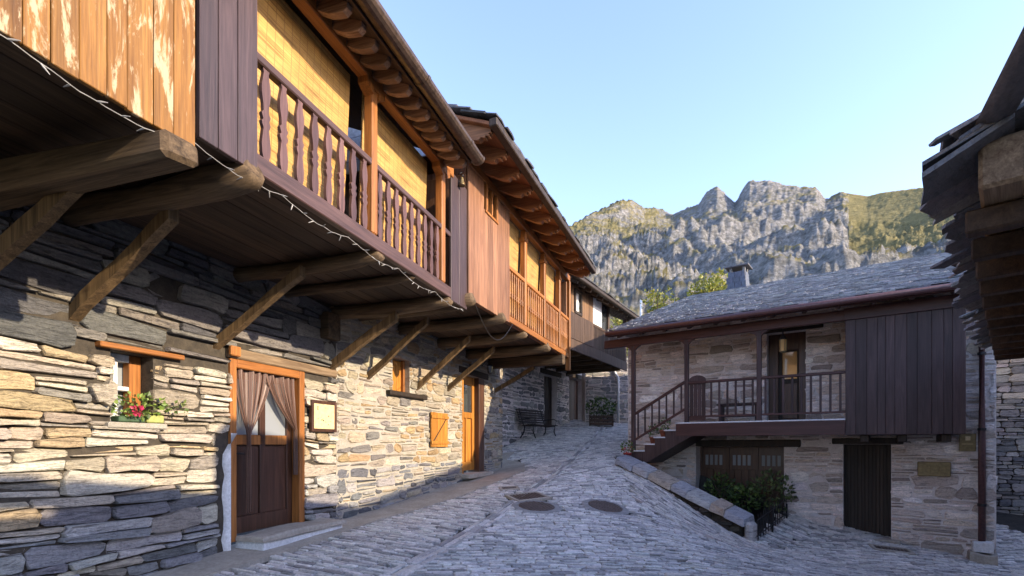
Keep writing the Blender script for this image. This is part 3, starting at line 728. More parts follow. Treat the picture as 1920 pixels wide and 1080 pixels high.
# bamboo blinds behind the balustrade
def blind(fr, a, b, w_top, w_bot, z_top, z_bot, label, group=None):
    n, mm = 14, 10; m = fr.mb(); V = []
    for s in (0, .012):
        for j in range(mm + 1):
            for i in range(n + 1):
                t = j / mm; V.append((a + (b - a) * i / n, w_top + (w_bot - w_top) * t + s + .002 * math.sin(i * .9 + j * .5), z_top + (z_bot - z_top) * t))
    K = (n + 1) * (mm + 1); F = []
    for j in range(mm):
        for i in range(n):
            q = j * (n + 1) + i; F += [(q, q + 1, q + n + 2, q + n + 1), (K + q, K + q + n + 1, K + q + n + 2, K + q + 1)]
    for j in range(mm):
        for q in (j * (n + 1), j * (n + 1) + n): F.append((q, q + n + 1, K + q + n + 1, K + q))
    o = bpy.data.objects.new('bamboo_blind', None)
    uc = (a + b) / 2; base = fr.W(uc, w_bot, z_bot)
    m.add([(u_ - 0, w_, z_) for u_, w_, z_ in V], F); m.box(a, b, w_bot - .015, w_bot + .03, z_bot - .025, z_bot + .005, .005)
    me = m.mesh('bamboo_blind', 'bamboo', smooth=False)
    me.transform(Matrix.Translation((-uc, w_bot, -(z_bot - fr.base))))
    ob_ = put(me, 'bamboo_blind', None, base); ob_.rotation_euler = (0, 0, fr.root.rotation_euler.z)
    bpy.data.objects.remove(o)
    return tag(ob_, label, 'blind', group)
blind(H1, pu1 - .03, posts1[0] - .16, 1.74, 1.66, E + 3.66, E + 2.14, 'long woven bamboo blind behind balusters beside the purple brown boards')
blind(H1, posts1[0] + .06, posts1[1] - .12, 1.74, 1.68, E + 3.66, E + 2.14, 'woven bamboo blind between the two orange posts of the dark gallery')
# bell ornament on the last purple board
bu, bz = H1.uz(866, 335, 1.98); t = H1.thing('bell', bu, 1.98, bz - .1); tag(t, 'small pale bell hanging from an iron bracket under the gutter end', 'bell')
MB().lathe(0, 0, [(.006, .12), (.02, .115), (.028, .08), (.034, .03), (.05, 0), (.04, .004)], 12).build('bell_body', 'brass', t, True)
MB().tube([(0, .06, .17), (0, -.005, .19), (0, -.02, .15), (0, 0, .12)], .008, 6).build('bracket', 'iron', t, True)
# window with lintel, frame, panes
win = H1.mb().box(wu0 + .02, wu1 - .02, -.34, -.26, wz0 + .01, wz1 - .01, .004).build('window', 'glass', r1)
fw = .07
for a, b, c, d in ((wu0, wu0 + fw, wz0, wz1), (wu1 - fw * 1.6, wu1, wz0, wz1), (wu0 + fw, wu1 - fw * 1.6, wz1 - fw, wz1), (wu0 + fw, wu1 - fw * 1.6, wz0, wz0 + fw), (wu0 + fw, wu1 - fw * 1.6, (wz0 + wz1) / 2 - .02, (wz0 + wz1) / 2 + .02), ((wu0 + wu1) / 2 - .06, (wu0 + wu1) / 2 - .02, wz0 + fw, wz1 - fw)):
    H1.mb().box(a, b, -.25, -.16, c, d, .006).build('window_frame', 'orange' if a > wu1 - .2 else 'net', win)
H1.mb().box(wu0 + fw, (wu0 + wu1) / 2 - .07, -.258, -.252, wz0 + fw, wz1 - fw, .001).build('net_curtain', 'net', win)
H1.mb().box(wu0 - .13, wu1 + .28, -.1, .075, wz1 + .004, wz1 + .052, .008).build('lintel', 'orange_h', win)
H1.mb().box(wu0 - .06, wu1 + .1, -.2, .07, wz0 - .06, wz0 - .004, .012).build('sill', 'mortar', win)
# half-glazed door, its frame, plaster margin, lintel
dm = (dz0 + dz1) / 2
door = H1.mb().box(du0 + .09, du1 - .1, -.17, -.13, dz0, dz1 - .1, .004).build('door', 'dark', r1)
gz = dz0 + (dz1 - dz0) * .565
for a, b, c, d, mt in ((du0, du0 + .09, dz0 - .06, dz1, 'orange'), (du1 - .1, du1, dz0 - .06, dz1, 'orange'), (du0 + .09, du1 - .1, dz1 - .1, dz1, 'orange_h')):
    H1.mb().box(a, b, -.16, .035, c, d, .01).build('door_frame', mt, door)
L_, R_ = du0 + .09, du1 - .1; wd = R_ - L_
for i in range(2):
    a = L_ + .1 + i * (wd - .1) / 2; b = a + (wd - .1) / 2 - .1
    H1.mb().box(a, b, -.13, -.108, dz0 + .2, gz - .12, .012).build('door_panel', 'dark', door)
    H1.mb().box(a, b, -.13, -.118, gz + .02, dz1 - .2, .003).build('pane', 'pane', door)
for a, b, c, d in ((L_, L_ + .1, dz0, dz1 - .1), (R_ - .1, R_, dz0, dz1 - .1), (L_ + wd / 2 - .045, L_ + wd / 2 + .045, dz0 + .2, dz1 - .2), (L_ + .1, R_ - .1, dz0, dz0 + .2), (L_ + .1, R_ - .1, gz - .1, gz + .02), (L_ + .1, R_ - .1, dz1 - .2, dz1 - .1)):
    H1.mb().box(a, b, -.13, -.09, c, d, .006).build('door_rail', 'dark' if c < gz - .11 else 'orange', door)
H1.mb().tube([(L_ + .06, -.09, gz - .2), (L_ + .06, -.03, gz - .2), (L_ + .16, -.03, gz - .205)], .011, 8).build('handle', 'iron', door, True)
H1.mb().box(du0 - .03, U1b - .03, -.05, .05, dz1 + .004, dz1 + .12, .015).build('lintel', 'old_u', door)
H1.mb().box(du0 - .05, du0 + .09, .05, .1, dz1 + .02, dz1 + .13, .01).build('lintel_block', 'orange', door)
m = H1.mb(); V = []; F = []
for j in range(13):
    z = dz0 - .25 + j * (E + .12 - dz0 + .25) / 12; ex = .075 + .06 * noise.noise(Vector((j * .7, 2, 0))) - (.09 * max(0, j - 10))
    for (uu, ww) in ((du0 - .005, .045), (du0 - ex * .7, .04 + .01 * noise.noise(Vector((j * 1.3, 5, 5)))), (du0 - ex, .0)): V.append((uu, ww, z))
for j in range(12):
    for i in range(2): F.append((j * 3 + i, j * 3 + i + 1, j * 3 + i + 4, j * 3 + i + 3))
m.add(V, F).build('plaster_margin', 'plaster', door, True)
# string curtain, tied back in two
def drape(fr, ua, ub, ut, zt, ztie, zb, w, name, parent):
    n, k = 44, 26; m = fr.mb(); V = []; F = []
    for j in range(k + 1):
        t = j / k; z = zt + (zb - zt) * t; tt = (zt - ztie) / (zt - zb)
        f = (1 - (t / tt) ** 1.6) if t < tt else 0
        for i in range(n + 1):
            s = i / n; full = ua + (ub - ua) * s; tight = ut + (s - .5) * (.05 if t < tt + .1 else .075)
            V.append((tight + (full - tight) * f, w + (.018 + .012 * f) * math.sin(s * 31 + 1.5 * math.sin(s * 9)) + .02 * (1 - f), z))
    for j in range(k):
        for i in range(n): q = j * (n + 1) + i; F.append((q, q + 1, q + n + 2, q + n + 1))
    m.add(V, F); me = m.mesh('curtain', 'curtain', True, False); uvl = me.uv_layers.new(name='UVMap')
    for lp in me.loops: uvl.data[lp.index].uv = ((lp.vertex_index % (n + 1)) / n + (0 if name else .3), (lp.vertex_index // (n + 1)) / k)
    return put(me, 'curtain_drape', parent)
ct = H1.thing('string_curtain', (L_ + R_) / 2, .01, dz1 - .09); tag(ct, 'brown string curtain tied back in two over the half glazed door', 'curtain')
ctf = Frame.__new__(Frame); ctf.P = lambda u, w, z: (u - (L_ + R_) / 2, -(w - .01), z - (dz1 - .09)); ctf.mb = lambda: MB(ctf.P)
drape(ctf, L_ - .03, L_ + wd * .56, L_ + wd * .2, dz1 - .09, gz + .04, dz0 + .25, -.02, 1, ct)
drape(ctf, L_ + wd * .46, R_ + .04, R_ - .03, dz1 - .09, gz + .1, gz - .5, -.03, 0, ct)
ctf.mb().tube([(L_ - .04, -.01, dz1 - .09), (R_ + .05, -.01, dz1 - .09)], .01, 8).build('curtain_rod', 'orange_h', ct, True)
# doorstep
su0, su1 = H1.u(425) + .12, H1.u(598); t = H1.thing('doorstep', (su0 + su1) / 2, .2, dz0 - .3); tag(t, 'rough stone doorstep with whitewashed edge under the brown door', 'doorstep'); hwid = (su1 - su0) / 2
def blob_box(x0, x1, y0, y1, z0, z1, nx_, ny_, k, seed):
    m = MB(); V = []; F = []
    for l, z in enumerate((z0, z1 - .02, z1)):
        for j in range(ny_ + 1):
            for i in range(nx_ + 1):
                ins = .012 if l == 2 else 0; x = x0 + ins + (x1 - x0 - 2 * ins) * i / nx_; y = y0 + ins + (y1 - y0 - 2 * ins) * j / ny_; d = noise.noise_vector(Vector((x * 3, y * 3, z * 3 + seed))) * k
                V.append((x + d.x, y + d.y, z + (d.z if l else 0)))
    st = (nx_ + 1) * (ny_ + 1); rim = [i for i in range(nx_ + 1)] + [j * (nx_ + 1) + nx_ for j in range(1, ny_ + 1)] + [ny_ * (nx_ + 1) + i for i in range(nx_ - 1, -1, -1)] + [j * (nx_ + 1) for j in range(ny_ - 1, 0, -1)]
    for l in range(2):
        for a, b in zip(rim, rim[1:] + rim[:1]): F.append((l * st + a, l * st + b, (l + 1) * st + b, (l + 1) * st + a))
    for j in range(ny_):
        for i in range(nx_): q = 2 * st + j * (nx_ + 1) + i; F.append((q, q + 1, q + nx_ + 2, q + nx_ + 1))
    return m.add(V, F)
blob_box(-hwid, hwid, -.2, .2, 0, .25, 8, 4, .02, 1).build('base_stone', 'plaster', t)
blob_box(-hwid - .03, hwid + .02, -.23, .2, .252, .31, 9, 4, .025, 5).build('tread', 'concrete', t)
# framed notice
nu0, nz1 = H1.uz(578, 750, .03); nu1, nz0 = H1.uz(625, 810, .03); nz0 = H1.uz(602, 810, .03)[1]; nz1 = H1.uz(602, 752, .03)[1]
t = H1.thing('notice_board', (nu0 + nu1) / 2, .07, nz0); tag(t, 'small framed parchment map hanging on stone beside the brown door', 'notice'); W_ = (nu1 - nu0) / 2; Hh = nz1 - nz0
MB().box(-W_ + .03, W_ - .03, -.012, .02, .03, Hh - .03, .002).build('paper', 'cream', t)
for a, b, c, d in ((-W_, -W_ + .045, 0, Hh), (W_ - .045, W_, 0, Hh), (-W_ + .045, W_ - .045, 0, .045), (-W_ + .045, W_ - .045, Hh - .045, Hh)): MB().box(a, b, -.025, .03, c, d, .006).build('frame', 'dark', t)
m = MB()
for i in range(16):
    x, z, s = rn.uniform(-W_ + .08, W_ - .08), rn.uniform(.09, Hh - .09), rn.uniform(.006, .02); m.add([(x + s * rn.uniform(.5, 1) * math.cos(k), -.0135, z + s * rn.uniform(.4, .8) * math.sin(k)) for k in np.linspace(0, 5.5, 7)], [tuple(range(7))])
m.build('map_marks', 'dark', t)
# flower box on the window sill
t = H1.thing('window_box', (wu0 + wu1) / 2 + .06, .0, wz0); tag(t, 'green and lime window box with a pink geranium on the stone sill', 'flower box')
MB().box(-.22, .02, -.06, .06, 0, .055, .01).build('trough', 'green', t); MB().box(.03, .2, -.07, .05, 0, .075, .01).build('pot', 'lime', t)
m = MB(); leaves(m, (-.02, -.03, .15), (.26, .12, .12), 190, .045, [(.14, .22, .04), (.22, .3, .06), (.08, .13, .03)], rn); leaves(m, (.3, -.04, .16), (.14, .08, .08), 40, .05, [(.1, .15, .04), (.16, .2, .06)], rn); m.build('foliage', 'leaf', t)
m = MB(); leaves(m, (-.1, -.13, .1), (.04, .03, .04), 40, .035, [(.6, .04, .14), (.5, .03, .1)], rn); m.build('flower', 'leaf', t)
# string of little lights under the floor edge
t = H1.thing('string_lights', -.5, 1.9, DK1 - .06); tag(t, 'string of small white fairy lights sagging below the gallery edge', 'string lights'); pts = []; bl = []
L0_, L1_ = -1.9, H1.u(845, 1.95) + .5; N_ = 150
for i in range(N_ + 1):
    s = i / N_; u = L0_ + (L1_ - L0_) * s; sag = -.05 * abs(math.sin(s * math.pi * 7)) - .012 * noise.noise(Vector((s * 60, 0, 0))); w = 1.96 if u < ob else 1.9
    p = (u + .5, -(w - 1.9) - .015, sag + (-.12 if u < ob else -.01)); pts.append(p)
    if i % 3 == 1: bl.append(p)
MB().tube(pts, .0025, 5).build('cable', 'wire', t)
bmesh_ = MB().tube([(0, 0, 0), (0, 0, -.018), (0, 0, -.05)], [.004, .005, .002], 6).mesh('bulb', 'wire')
for p in bl:
    o = put(bmesh_, 'bulb', t, p); o.rotation_euler = (rn.uniform(-1.6, 1.6), rn.uniform(-1.6, 1.6), 0)

# ------------------------------------------------------------------ house 2: mortared stone, honey coloured gallery, carved rafters
H2 = Frame('stone_house', (-2.626, 7.638), (.3593, .9333), 0.0)
tag(H2.root, 'mortared stone house with orange wooden gallery, carved rafters and honey coloured door', 'house')
r2 = H2.root; rn = random.Random(33)
DK2 = E + 2.15; U2b = H2.u(942); G2a, G2b = H2.u(877, 1.92), H2.u(1066, 1.92)
au0, au1 = H2.u(736), H2.u(768); az1, az0 = H2.uz(752, 672)[1], H2.uz(752, 735)[1]
bu0, bu1 = H2.u(866), H2.u(908); bz1, bz0 = H2.uz(868, 700)[1], H2.uz(870, 884)[1]
holes2 = [(au0, au1, az0, az1), (bu0, bu1, bz0 - .3, bz1)]
w2 = wall_with_holes(H2, 0.0, U2b, -.5, E + 5.6, -.5, 0, holes2, 'wall', 'mortar', r2)
lh = [(au0 - .2, au1 + .5, az0 - .1, az0), (bu0 - .15, bu1 + .2, bz1, bz1 + .16)]
cells = lay_courses(0.01, U2b, -.1, DK2 + .1, holes2 + lh, [.06, .085, .11, .14, .18], (.2, .6), rn, .026, .3, .07, .02)
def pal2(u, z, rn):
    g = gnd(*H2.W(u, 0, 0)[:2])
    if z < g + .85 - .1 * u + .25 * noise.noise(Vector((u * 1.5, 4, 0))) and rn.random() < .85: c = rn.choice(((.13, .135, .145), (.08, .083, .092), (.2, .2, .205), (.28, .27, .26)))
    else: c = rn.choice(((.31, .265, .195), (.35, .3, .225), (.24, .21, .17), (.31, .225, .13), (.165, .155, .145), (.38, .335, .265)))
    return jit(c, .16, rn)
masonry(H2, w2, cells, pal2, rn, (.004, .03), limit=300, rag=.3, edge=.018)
# far end of the wall and the side facing up the lane
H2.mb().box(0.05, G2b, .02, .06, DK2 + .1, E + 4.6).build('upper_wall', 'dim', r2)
for u in (G2a + .02, G2b - .06): H2.mb().box(u, u + .05, .06, 1.88, DK2 + .1, E + 4.05).build('gallery_end_wall', 'redbrown', r2)
fl = H2.mb().box(G2a - .3, G2b, .06, 1.86, DK2 + .03, DK2 + .06).build('gallery_floor', 'soffit', r2)
k = .07
while k < 1.8:
    wd = rn.uniform(.17, .24); H2.mb().box(G2a - .3, G2b - .01, k, min(k + wd - .007, 1.86), DK2 + rn.uniform(0, .006), DK2 + .028, .004).build('floor_board', 'soffit', fl); k += wd
for px, w, r in ((886, 1.98, .11), (905, 1.6, .08), (944, 2.0, .1), (985, 1.9, .1), (1028, 1.95, .115)):
    log_beam(H2, H2.u(px, w), w, DK2, r, r2, up=.06)
ub = H2.u(1058, 1.95)
H2.mb().box(ub - .1, ub + .1, -.1, 1.95, DK2 - .25, DK2 - .005, .02).build('beam', 'old', r2)
for px, py in ((690, 714), (781, 733), (838, 737), (928, 738)): brace(H2, px, py, DK2 - .18, 1.1, r2, rn.uniform(.065, .085), .09, rn.uniform(-.05, .05))
eb = H2.mb().box(G2a, G2b, 1.82, 1.895, DK2 - .02, DK2 + .12, .01).build('edge_beam', 'redbrown_h', r2)
p0, p1 = G2a + .01, H2.u(955, 1.93)
wa0, wa1 = H2.u(911, 1.93), H2.u(931, 1.93); wb1, wb0 = H2.uz(920, 352, 1.93)[1], H2.uz(920, 404, 1.93)[1]
nb = 9
for i in range(nb):
    a, b = p0 + (p1 - p0) * i / nb, p0 + (p1 - p0) * (i + 1) / nb
    segs = [(DK2 - .03, E + 4.16)]
    if b > wa0 and a < wa1: segs = [(DK2 - .03, wb0), (wb1, E + 4.16)]
    for c, d in segs:
        if d > c: H2.mb().box(a + .002, b - .002, 1.9, 1.93 + rn.uniform(0, .006), c, d, .004).build('board', 'redbrown', eb)
wn2 = H2.mb().box(wa0 + .01, wa1 - .01, 1.86, 1.88, wb0, wb1).build('window', 'dglass', r2)
for a, b, c, d in ((wa0 - .02, wa0 + .04, wb0, wb1), (wa1 - .04, wa1 + .02, wb0, wb1), ((wa0 + wa1) / 2 - .02, (wa0 + wa1) / 2 + .02, wb0, wb1), (wa0 + .04, wa1 - .04, wb1 - .05, wb1), (wa0 - .04, wa1 + .04, wb0 - .04, wb0)):
    H2.mb().box(a, b, 1.9, 1.955, c, d, .005).build('window_frame', 'orange', wn2)
bal = H2.mb().box(p1, G2b, 1.86, 1.93, DK2 - .01, DK2 + .1, .008).build('base_board', 'orange_h', r2)
RZ = E + 3.14
H2.mb().box(p1, G2b, 1.855, 1.93, RZ - .07, RZ, .01).build('rail', 'orange_h', bal)
posts2 = [H2.u(x, 1.93) for x in (986, 1022, 1050)]
for u in posts2:
    H2.mb().box(u - .055, u + .055, 1.83, 1.94, DK2 + .1, E + 4.06, .012).build('post', 'orange', bal)
    H2.mb().box(u - .09, u + .09, 1.815, 1.955, E + 3.84, E + 3.92, .012).build('post_cap', 'orange', bal)
H2.mb().box(G2b - .02, G2b + .07, 1.84, 1.96, DK2 - .32, E + 4.06, .012).build('post', 'orange', bal)
tb = RZ - .07 - DK2 - .1
bm2 = MB().lathe(0, 0, [(.016, 0), (.024, .03), (.018, .08), (.018, tb * .42), (.028, tb * .45), (.018, tb * .48), (.028, tb * .52), (.018, tb * .55), (.018, tb - .08), (.024, tb - .03), (.016, tb)], 8).mesh('baluster', 'orange', True)
ed = [p1] + posts2 + [G2b]
for a, b in zip(ed, ed[1:]): balusters(H2, bm2, a + .05, b - .05, max(3, round((b - a) / .13)), 1.893, DK2 + .098, bal)
H2.mb().box(p0, G2b + .05, 1.83, 1.95, E + 4.06, E + 4.2, .01).build('head_beam', 'orange_h', r2)
for i, (a, b) in enumerate(zip(ed[:3], ed[1:4])):
    blind(H2, a + .06, b - .06, 1.8, 1.74, E + 4.06, DK2 + .3, ['narrow bamboo blind in the orange gallery next to its reddish board wall', 'middle one of three narrow bamboo blinds in the orange gallery', 'narrow bamboo blind in the orange gallery farthest from its board wall'][i])
wE, zE, pit = 2.55, E + 4.12, math.tan(rad(22)); ua, ub_ = H2.u(925, 2.6), H2.u(1113, 2.6)
m = H2.mb(); zi = zE + (wE + 3.5) * pit
m.hexa([(ua, wE, zE), (ub_, wE, zE), (ub_, -3.5, zi), (ua, -3.5, zi), (ua, wE, zE + .05), (ub_, wE, zE + .05), (ub_, -3.5, zi + .05), (ua, -3.5, zi + .05)], .005)
rf2 = m.build('roof', 'redbrown_h', r2)
roof_slates(H2, rf2, ua - .05, ub_ + .03, wE + .1, zE + .05, -3.0, zE + .05 + (wE + 3.1) * pit, random.Random(5), .2, (.25, .5), .022, 60, cols=((.06, .062, .07), (.09, .092, .1), (.045, .046, .05)))
H2.mb().box(ua - .02, ub_ + .02, wE - .005, wE + .11, zE - .03, zE + .075, .012).build('eave_board', 'black', rf2)
N_ = 12
for i in range(N_):
    a = ua + .12 + (ub_ - ua - .2) * i / (N_ - 1)
    zz = lambda w: zE + (wE - w) * pit - .004
    pr = [(1.86, zz(1.86)), (wE - .02, zz(wE - .02)), (wE - .02, zE - .05), (wE - .05, zE - .05), (wE - .05, zE - .085), (wE - .1, zE - .07), (wE - .1, zE - .1), (wE - .16, zE - .08), (wE - .2, zE - .115), (wE - .3, zE - .09), (1.86, zz(1.86) - .17)]
    H2.mb().extr(pr, lambda w, z: (a - .045, w, z), lambda w, z: (a + .045, w, z)).build('rafter', 'rafter', rf2)
# gable end of the upper roof, slate-hung, above the first house's roof
m = H2.mb(); gu = ua + .1
for k in range(5):
    z0 = E + 3.98 + k * .17; wtop = wE - .25 - (z0 + .16 - zE) / pit if z0 + .16 > zE else wE - .25
    H2.mb().box(gu, gu + .03, -2.5, max(-2, wtop), z0, z0 + .165, .004).build('gable_sheet', 'bluetin', rf2)
# little shuttered window, ledge
sw = H2.mb().box(au0, au1, -.3, -.25, az0, az1, .004).build('window', 'dglass', r2)
for i in range(3): H2.mb().box(au0 + (au1 - au0) * i / 3 + .004, au0 + (au1 - au0) * (i + 1) / 3 - .004, -.2, -.16, az0 + .02, az1 - .02, .005).build('shutter_board', 'door13', sw)
for a, b in ((au0, au0 + .05), (au1 - .05, au1)): H2.mb().box(a, b, -.16, -.1, az0, az1, .005).build('window_frame', 'orange', sw)
H2.mb().box(au0 - .2, au1 + .5, -.02, .1, az0 - .09, az0 - .006, .015).build('ledge', 'black', sw)
# shutter on the wall
cu0, cu1 = H2.u(808, .05), H2.u(839, .05); cz1, cz0 = H2.uz(823, 774, .05)[1], H2.uz(823, 838, .05)[1]
t = H2.thing('wall_shutter', (cu0 + cu1) / 2, .05, cz0); tag(t, 'small orange wooden hatch with Z brace set in the stone wall', 'shutter'); W_ = (cu1 - cu0) / 2; Hh = cz1 - cz0
for i in range(3): MB().box(-W_ + 2 * W_ * i / 3 + .003, -W_ + 2 * W_ * (i + 1) / 3 - .003, -.012, .02, 0, Hh, .004).build('board', 'door13', t)
for z in (.06, Hh - .12): MB().box(-W_ - .012, W_ + .012, -.034, -.0125, z, z + .06, .004).build('batten', 'door13', t)
m = MB(); m.bar((-W_ * .75, -.016, .12), (W_ * .75, -.016, Hh - .12), .012, .02, .003); m.build('strap', 'iron', t)
# honey door number 13
D_ = bu1 - bu0
door = H2.mb().box(bu0 + .08, bu1 - .3, -.2, -.17, bz0, bz1, .004).build('door', 'door13', r2)
a0, a1 = bu0 + .08, bu1 - .3; zm = bz0 + (bz1 - bz0) * .6
for a, b, c, d in ((a0, a0 + .12, bz0, bz1), (a1 - .12, a1, bz0, bz1), (a0 + .12, a1 - .12, bz0, bz0 + .2), (a0 + .12, a1 - .12, zm - .1, zm + .04), (a0 + .12, a1 - .12, bz1 - .2, bz1), ((a0 + a1) / 2 - .03, (a0 + a1) / 2 + .03, bz0 + .2, zm - .1)):
    H2.mb().box(a, b, -.17, -.13, c, d, .006).build('door_rail', 'door13', door)
H2.mb().box(a0 + .12, a1 - .12, -.17, -.16, zm + .04, bz1 - .2, .003).build('pane', 'dglass', door)
H2.mb().box(bu0, bu0 + .08, -.2, .01, bz0 - .05, bz1, .008).build('door_frame', 'door13', door)
H2.mb().box(bu1 - .3, bu1, -.3, -.0, bz0 - .05, bz1, .008).build('door_jamb', 'dark', door)
H2.mb().box(bu0 - .15, bu1 + .2, -.1, .03, bz1 + .004, bz1 + .15, .012).build('lintel', 'black', door)
H2.mb().box(bu0 - .05, bu1 + .1, -.2, .22, bz0 - .16, bz0 - .05, .02).build('threshold', 'concrete', door)
# number plate 13 as raised strokes
nu, nz = H2.uz(884, 690, .035); t = H2.thing('number_plate', nu, .035, nz); tag(t, 'dark plate with the white house number 13 above the honey door', 'number plate')
MB().box(-.1, .1, -.008, .01, -.08, .08, .004).build('plate', 'iron', t)
m = MB()
for a, b in (((-.035, -.05), (-.035, .05)), ((-.035, .05), (-.06, .025)), ((.0, .05), (.05, .05)), ((.05, .05), (.05, -.05)), ((0, -.05), (.05, -.05)), ((.01, 0), (.05, 0))): m.bar((a[0], -.011, a[1]), (b[0], -.011, b[1]), .006, .012, .001, up=(1, 0, .01))
m.build('digits', 'white', t)
# wall lantern by the door, hanging basket hook
lu, lz = H2.uz(917, 690, .2); t = H2.thing('wall_lantern', lu, .22, lz - .15); tag(t, 'dark iron lantern on a bracket beside the number plate', 'lantern')
MB().lathe(0, 0, [(.02, 0), (.05, .01), (.075, .2), (.03, .26), (.01, .29)], 6).build('lamp_body', 'iron', t); MB().lathe(0, 0, [(.055, .03), (.078, .19)], 6).build('lamp_glass', 'dglass', t)
MB().tube([(0, .22, .2), (0, .1, .33), (0, 0, .29)], .01, 6).build('bracket', 'iron', t)
# drooping wires under the gallery
t = H2.thing('loose_wire', H2.u(905, 1.9), 1.9, DK2 - .05); tag(t, 'thin dark wire drooping in a loop between two beam ends', 'wire')
MB().tube([(-.5 + 1.6 * i / 20, -.08, -.42 * math.sin(math.pi * i / 20)) for i in range(21)], .005, 5).build('cable', 'iron', t)

# ------------------------------------------------------------------ house 3: dark lower house round the bend
H3 = Frame('stone_house', (-1.7, 13.73), (.508, .861), 0.0)
tag(H3.root, 'shaded stone house with brown boarded upper floor and two black doors', 'house'); r3 = H3.root; rn = random.Random(44)
WO = 2.27; DK3 = E + 2.92; a3, b3 = H3.u(1068, WO), H3.u(1176, WO)
d1 = (H3.u(1020), H3.u(1045)); d2 = (H3.u(1067), H3.u(1093)); U3b = H3.u(1125)
dz = [H3.uz(1032, 797)[1], H3.uz(1080, 797)[1]]; dt = [H3.uz(1032, 704)[1], H3.uz(1080, 710)[1]]
holes3 = [(d1[0], d1[1], dz[0] - .3, dt[0]), (d2[0], d2[1], dz[1] - .3, dt[1])]
w3 = wall_with_holes(H3, 0.6, U3b + 3, .0, DK3 + .1, -.5, 0, holes3, 'wall', 'mortar_grey', r3)
lh3 = [(d1[0] - .4, d1[1] + .3, dt[0], dt[0] + .2), (d2[0] - .2, d2[1] + 1.2, dt[1], dt[1] + .22)]
cells = lay_courses(0.65, U3b + 2.9, .4, DK3 + .1, holes3 + lh3, [.1, .14, .19, .24], (.2, .5), rn, .04, .15, .07)
masonry(H3, w3, cells, lambda u, z, rn: jit(rn.choice(((.3, .29, .28), (.22, .215, .21), (.36, .34, .31), (.15, .15, .155))), .15, rn), rn, (.006, .04), limit=200, rag=.35, edge=.02)
for (a, b), z0, z1, mt in ((d1, dz[0], dt[0], 'black'), (d2, dz[1], dt[1], 'dark')):
    dr = H3.mb().box(a, b, -.3, -.26, z0 - .2, z1).build('door', mt, r3); n = 4
    for i in range(n): H3.mb().box(a + (b - a) * i / n + .006, a + (b - a) * (i + 1) / n - .006, -.26, -.235, z0 - .1, z1 - .02, .006).build('door_board', mt, dr)
    H3.mb().box(a - .3, b + .3, -.1, .04, z1 + .004, z1 + .19, .015).build('lintel', 'black', dr)
H3.mb().box(a3 - 1.2, b3, .02, WO - .03, DK3, DK3 + .07).build('gallery_floor', 'soffit', r3)
k = a3
while k < b3: H3.mb().box(k, k + .13, -.1, WO - .1, DK3 - .18, DK3 - .004, .012).build('beam', 'old', r3); k += .95
eb = H3.mb().box(a3, b3, WO - .06, WO, DK3 - .14, DK3 + .2, .01).build('edge_beam', 'brown_d', r3)
split = H3.u(1112, WO); hz = H3.uz(1070, 525, WO)[1]
x0, x1 = H3.u(1078, WO), H3.u(1089, WO); v1, v0 = H3.uz(1083, 547, WO)[1], H3.uz(1083, 587, WO)[1]
k = a3 + .0; ROW = E + 5.0; LOW = H3.uz(1112, 606, WO)[1]
while k < split:
    e = min(k + rn.uniform(.14, .2), split); segs = [(LOW, ROW)]
    if e > x0 and k < x1: segs = [(LOW, v0), (v1, ROW)]
    for c, d in segs: H3.mb().box(k + .002, e - .002, WO - .04, WO + rn.uniform(0, .006), c, d, .004).build('board', 'brown', eb)
    H3.mb().box(k + .002, e - .002, WO - .03, WO + .012 + rn.uniform(0, .004), DK3 + .2, LOW - .004, .004).build('board', 'brown_d', eb)
    k = e
wn3 = H3.mb().box(x0, x1, WO - .08, WO - .06, v0, v1).build('window', 'net', r3)
for a, b, c, d in ((x0 - .05, x0 + .03, v0 - .05, v1 + .05), (x1 - .03, x1 + .05, v0 - .05, v1 + .05), (x0 + .03, x1 - .03, v1 - .03, v1 + .05), (x0 + .03, x1 - .03, v0 - .05, v0 + .03)): H3.mb().box(a, b, WO - .02, WO + .04, c, d, .005).build('window_frame', 'black', wn3)
H3.mb().box(split, b3, WO - .06, WO, LOW - .08, LOW, .01).build('rail', 'brown_d', eb)
k = split + .08
bm3 = MB().box(-.022, .022, -.018, .018, 0, LOW - .08 - DK3 - .2, .004).mesh('baluster', 'brown_d')
while k < b3 - .05: put(bm3, 'baluster', eb, H3.P(k, WO - .03, DK3 + .2)); k += .115
H3.mb().box(split, b3, .6, .65, DK3 + .1, ROW).build('upper_wall', 'brown', r3)
q0, q1 = H3.u(1112, WO), H3.u(1129, WO); H3.mb().box(q0 + .05, q1, WO - .05, WO - .01, LOW + .01, ROW - .1, .01).build('white_panel', 'white', r3)
H3.mb().box(q1 + .02, H3.u(1141, WO), WO - .09, WO - .07, LOW + .01, ROW - .1, .01).build('glass_panel', 'dglass', r3)
for px in (1142, 1174): u = H3.u(px, WO); H3.mb().box(u - .06, u + .06, WO - .12, WO, DK3 + .2, ROW, .01).build('post', 'brown_d', r3)
wE3 = WO + .45; zE3 = H3.uz(1120, 547, wE3)[1]; pit = math.tan(rad(24)); m = H3.mb(); ua3, ub3 = a3 - 1.5, b3 + .5; zi = zE3 + (wE3 + 2) * pit
m.hexa([(ua3, wE3, zE3), (ub3, wE3, zE3), (ub3, -2, zi), (ua3, -2, zi), (ua3, wE3, zE3 + .05), (ub3, wE3, zE3 + .05), (ub3, -2, zi + .05), (ua3, -2, zi + .05)], .005)
rf3 = m.build('roof', 'black', r3)
roof_slates(H3, rf3, ua3, ub3, wE3 + .08, zE3 + .05, -1.9, zi + .05, random.Random(8), .25, (.25, .5), .022, 20, cols=((.06, .062, .07), (.09, .092, .1)))
k = ua3 + .2
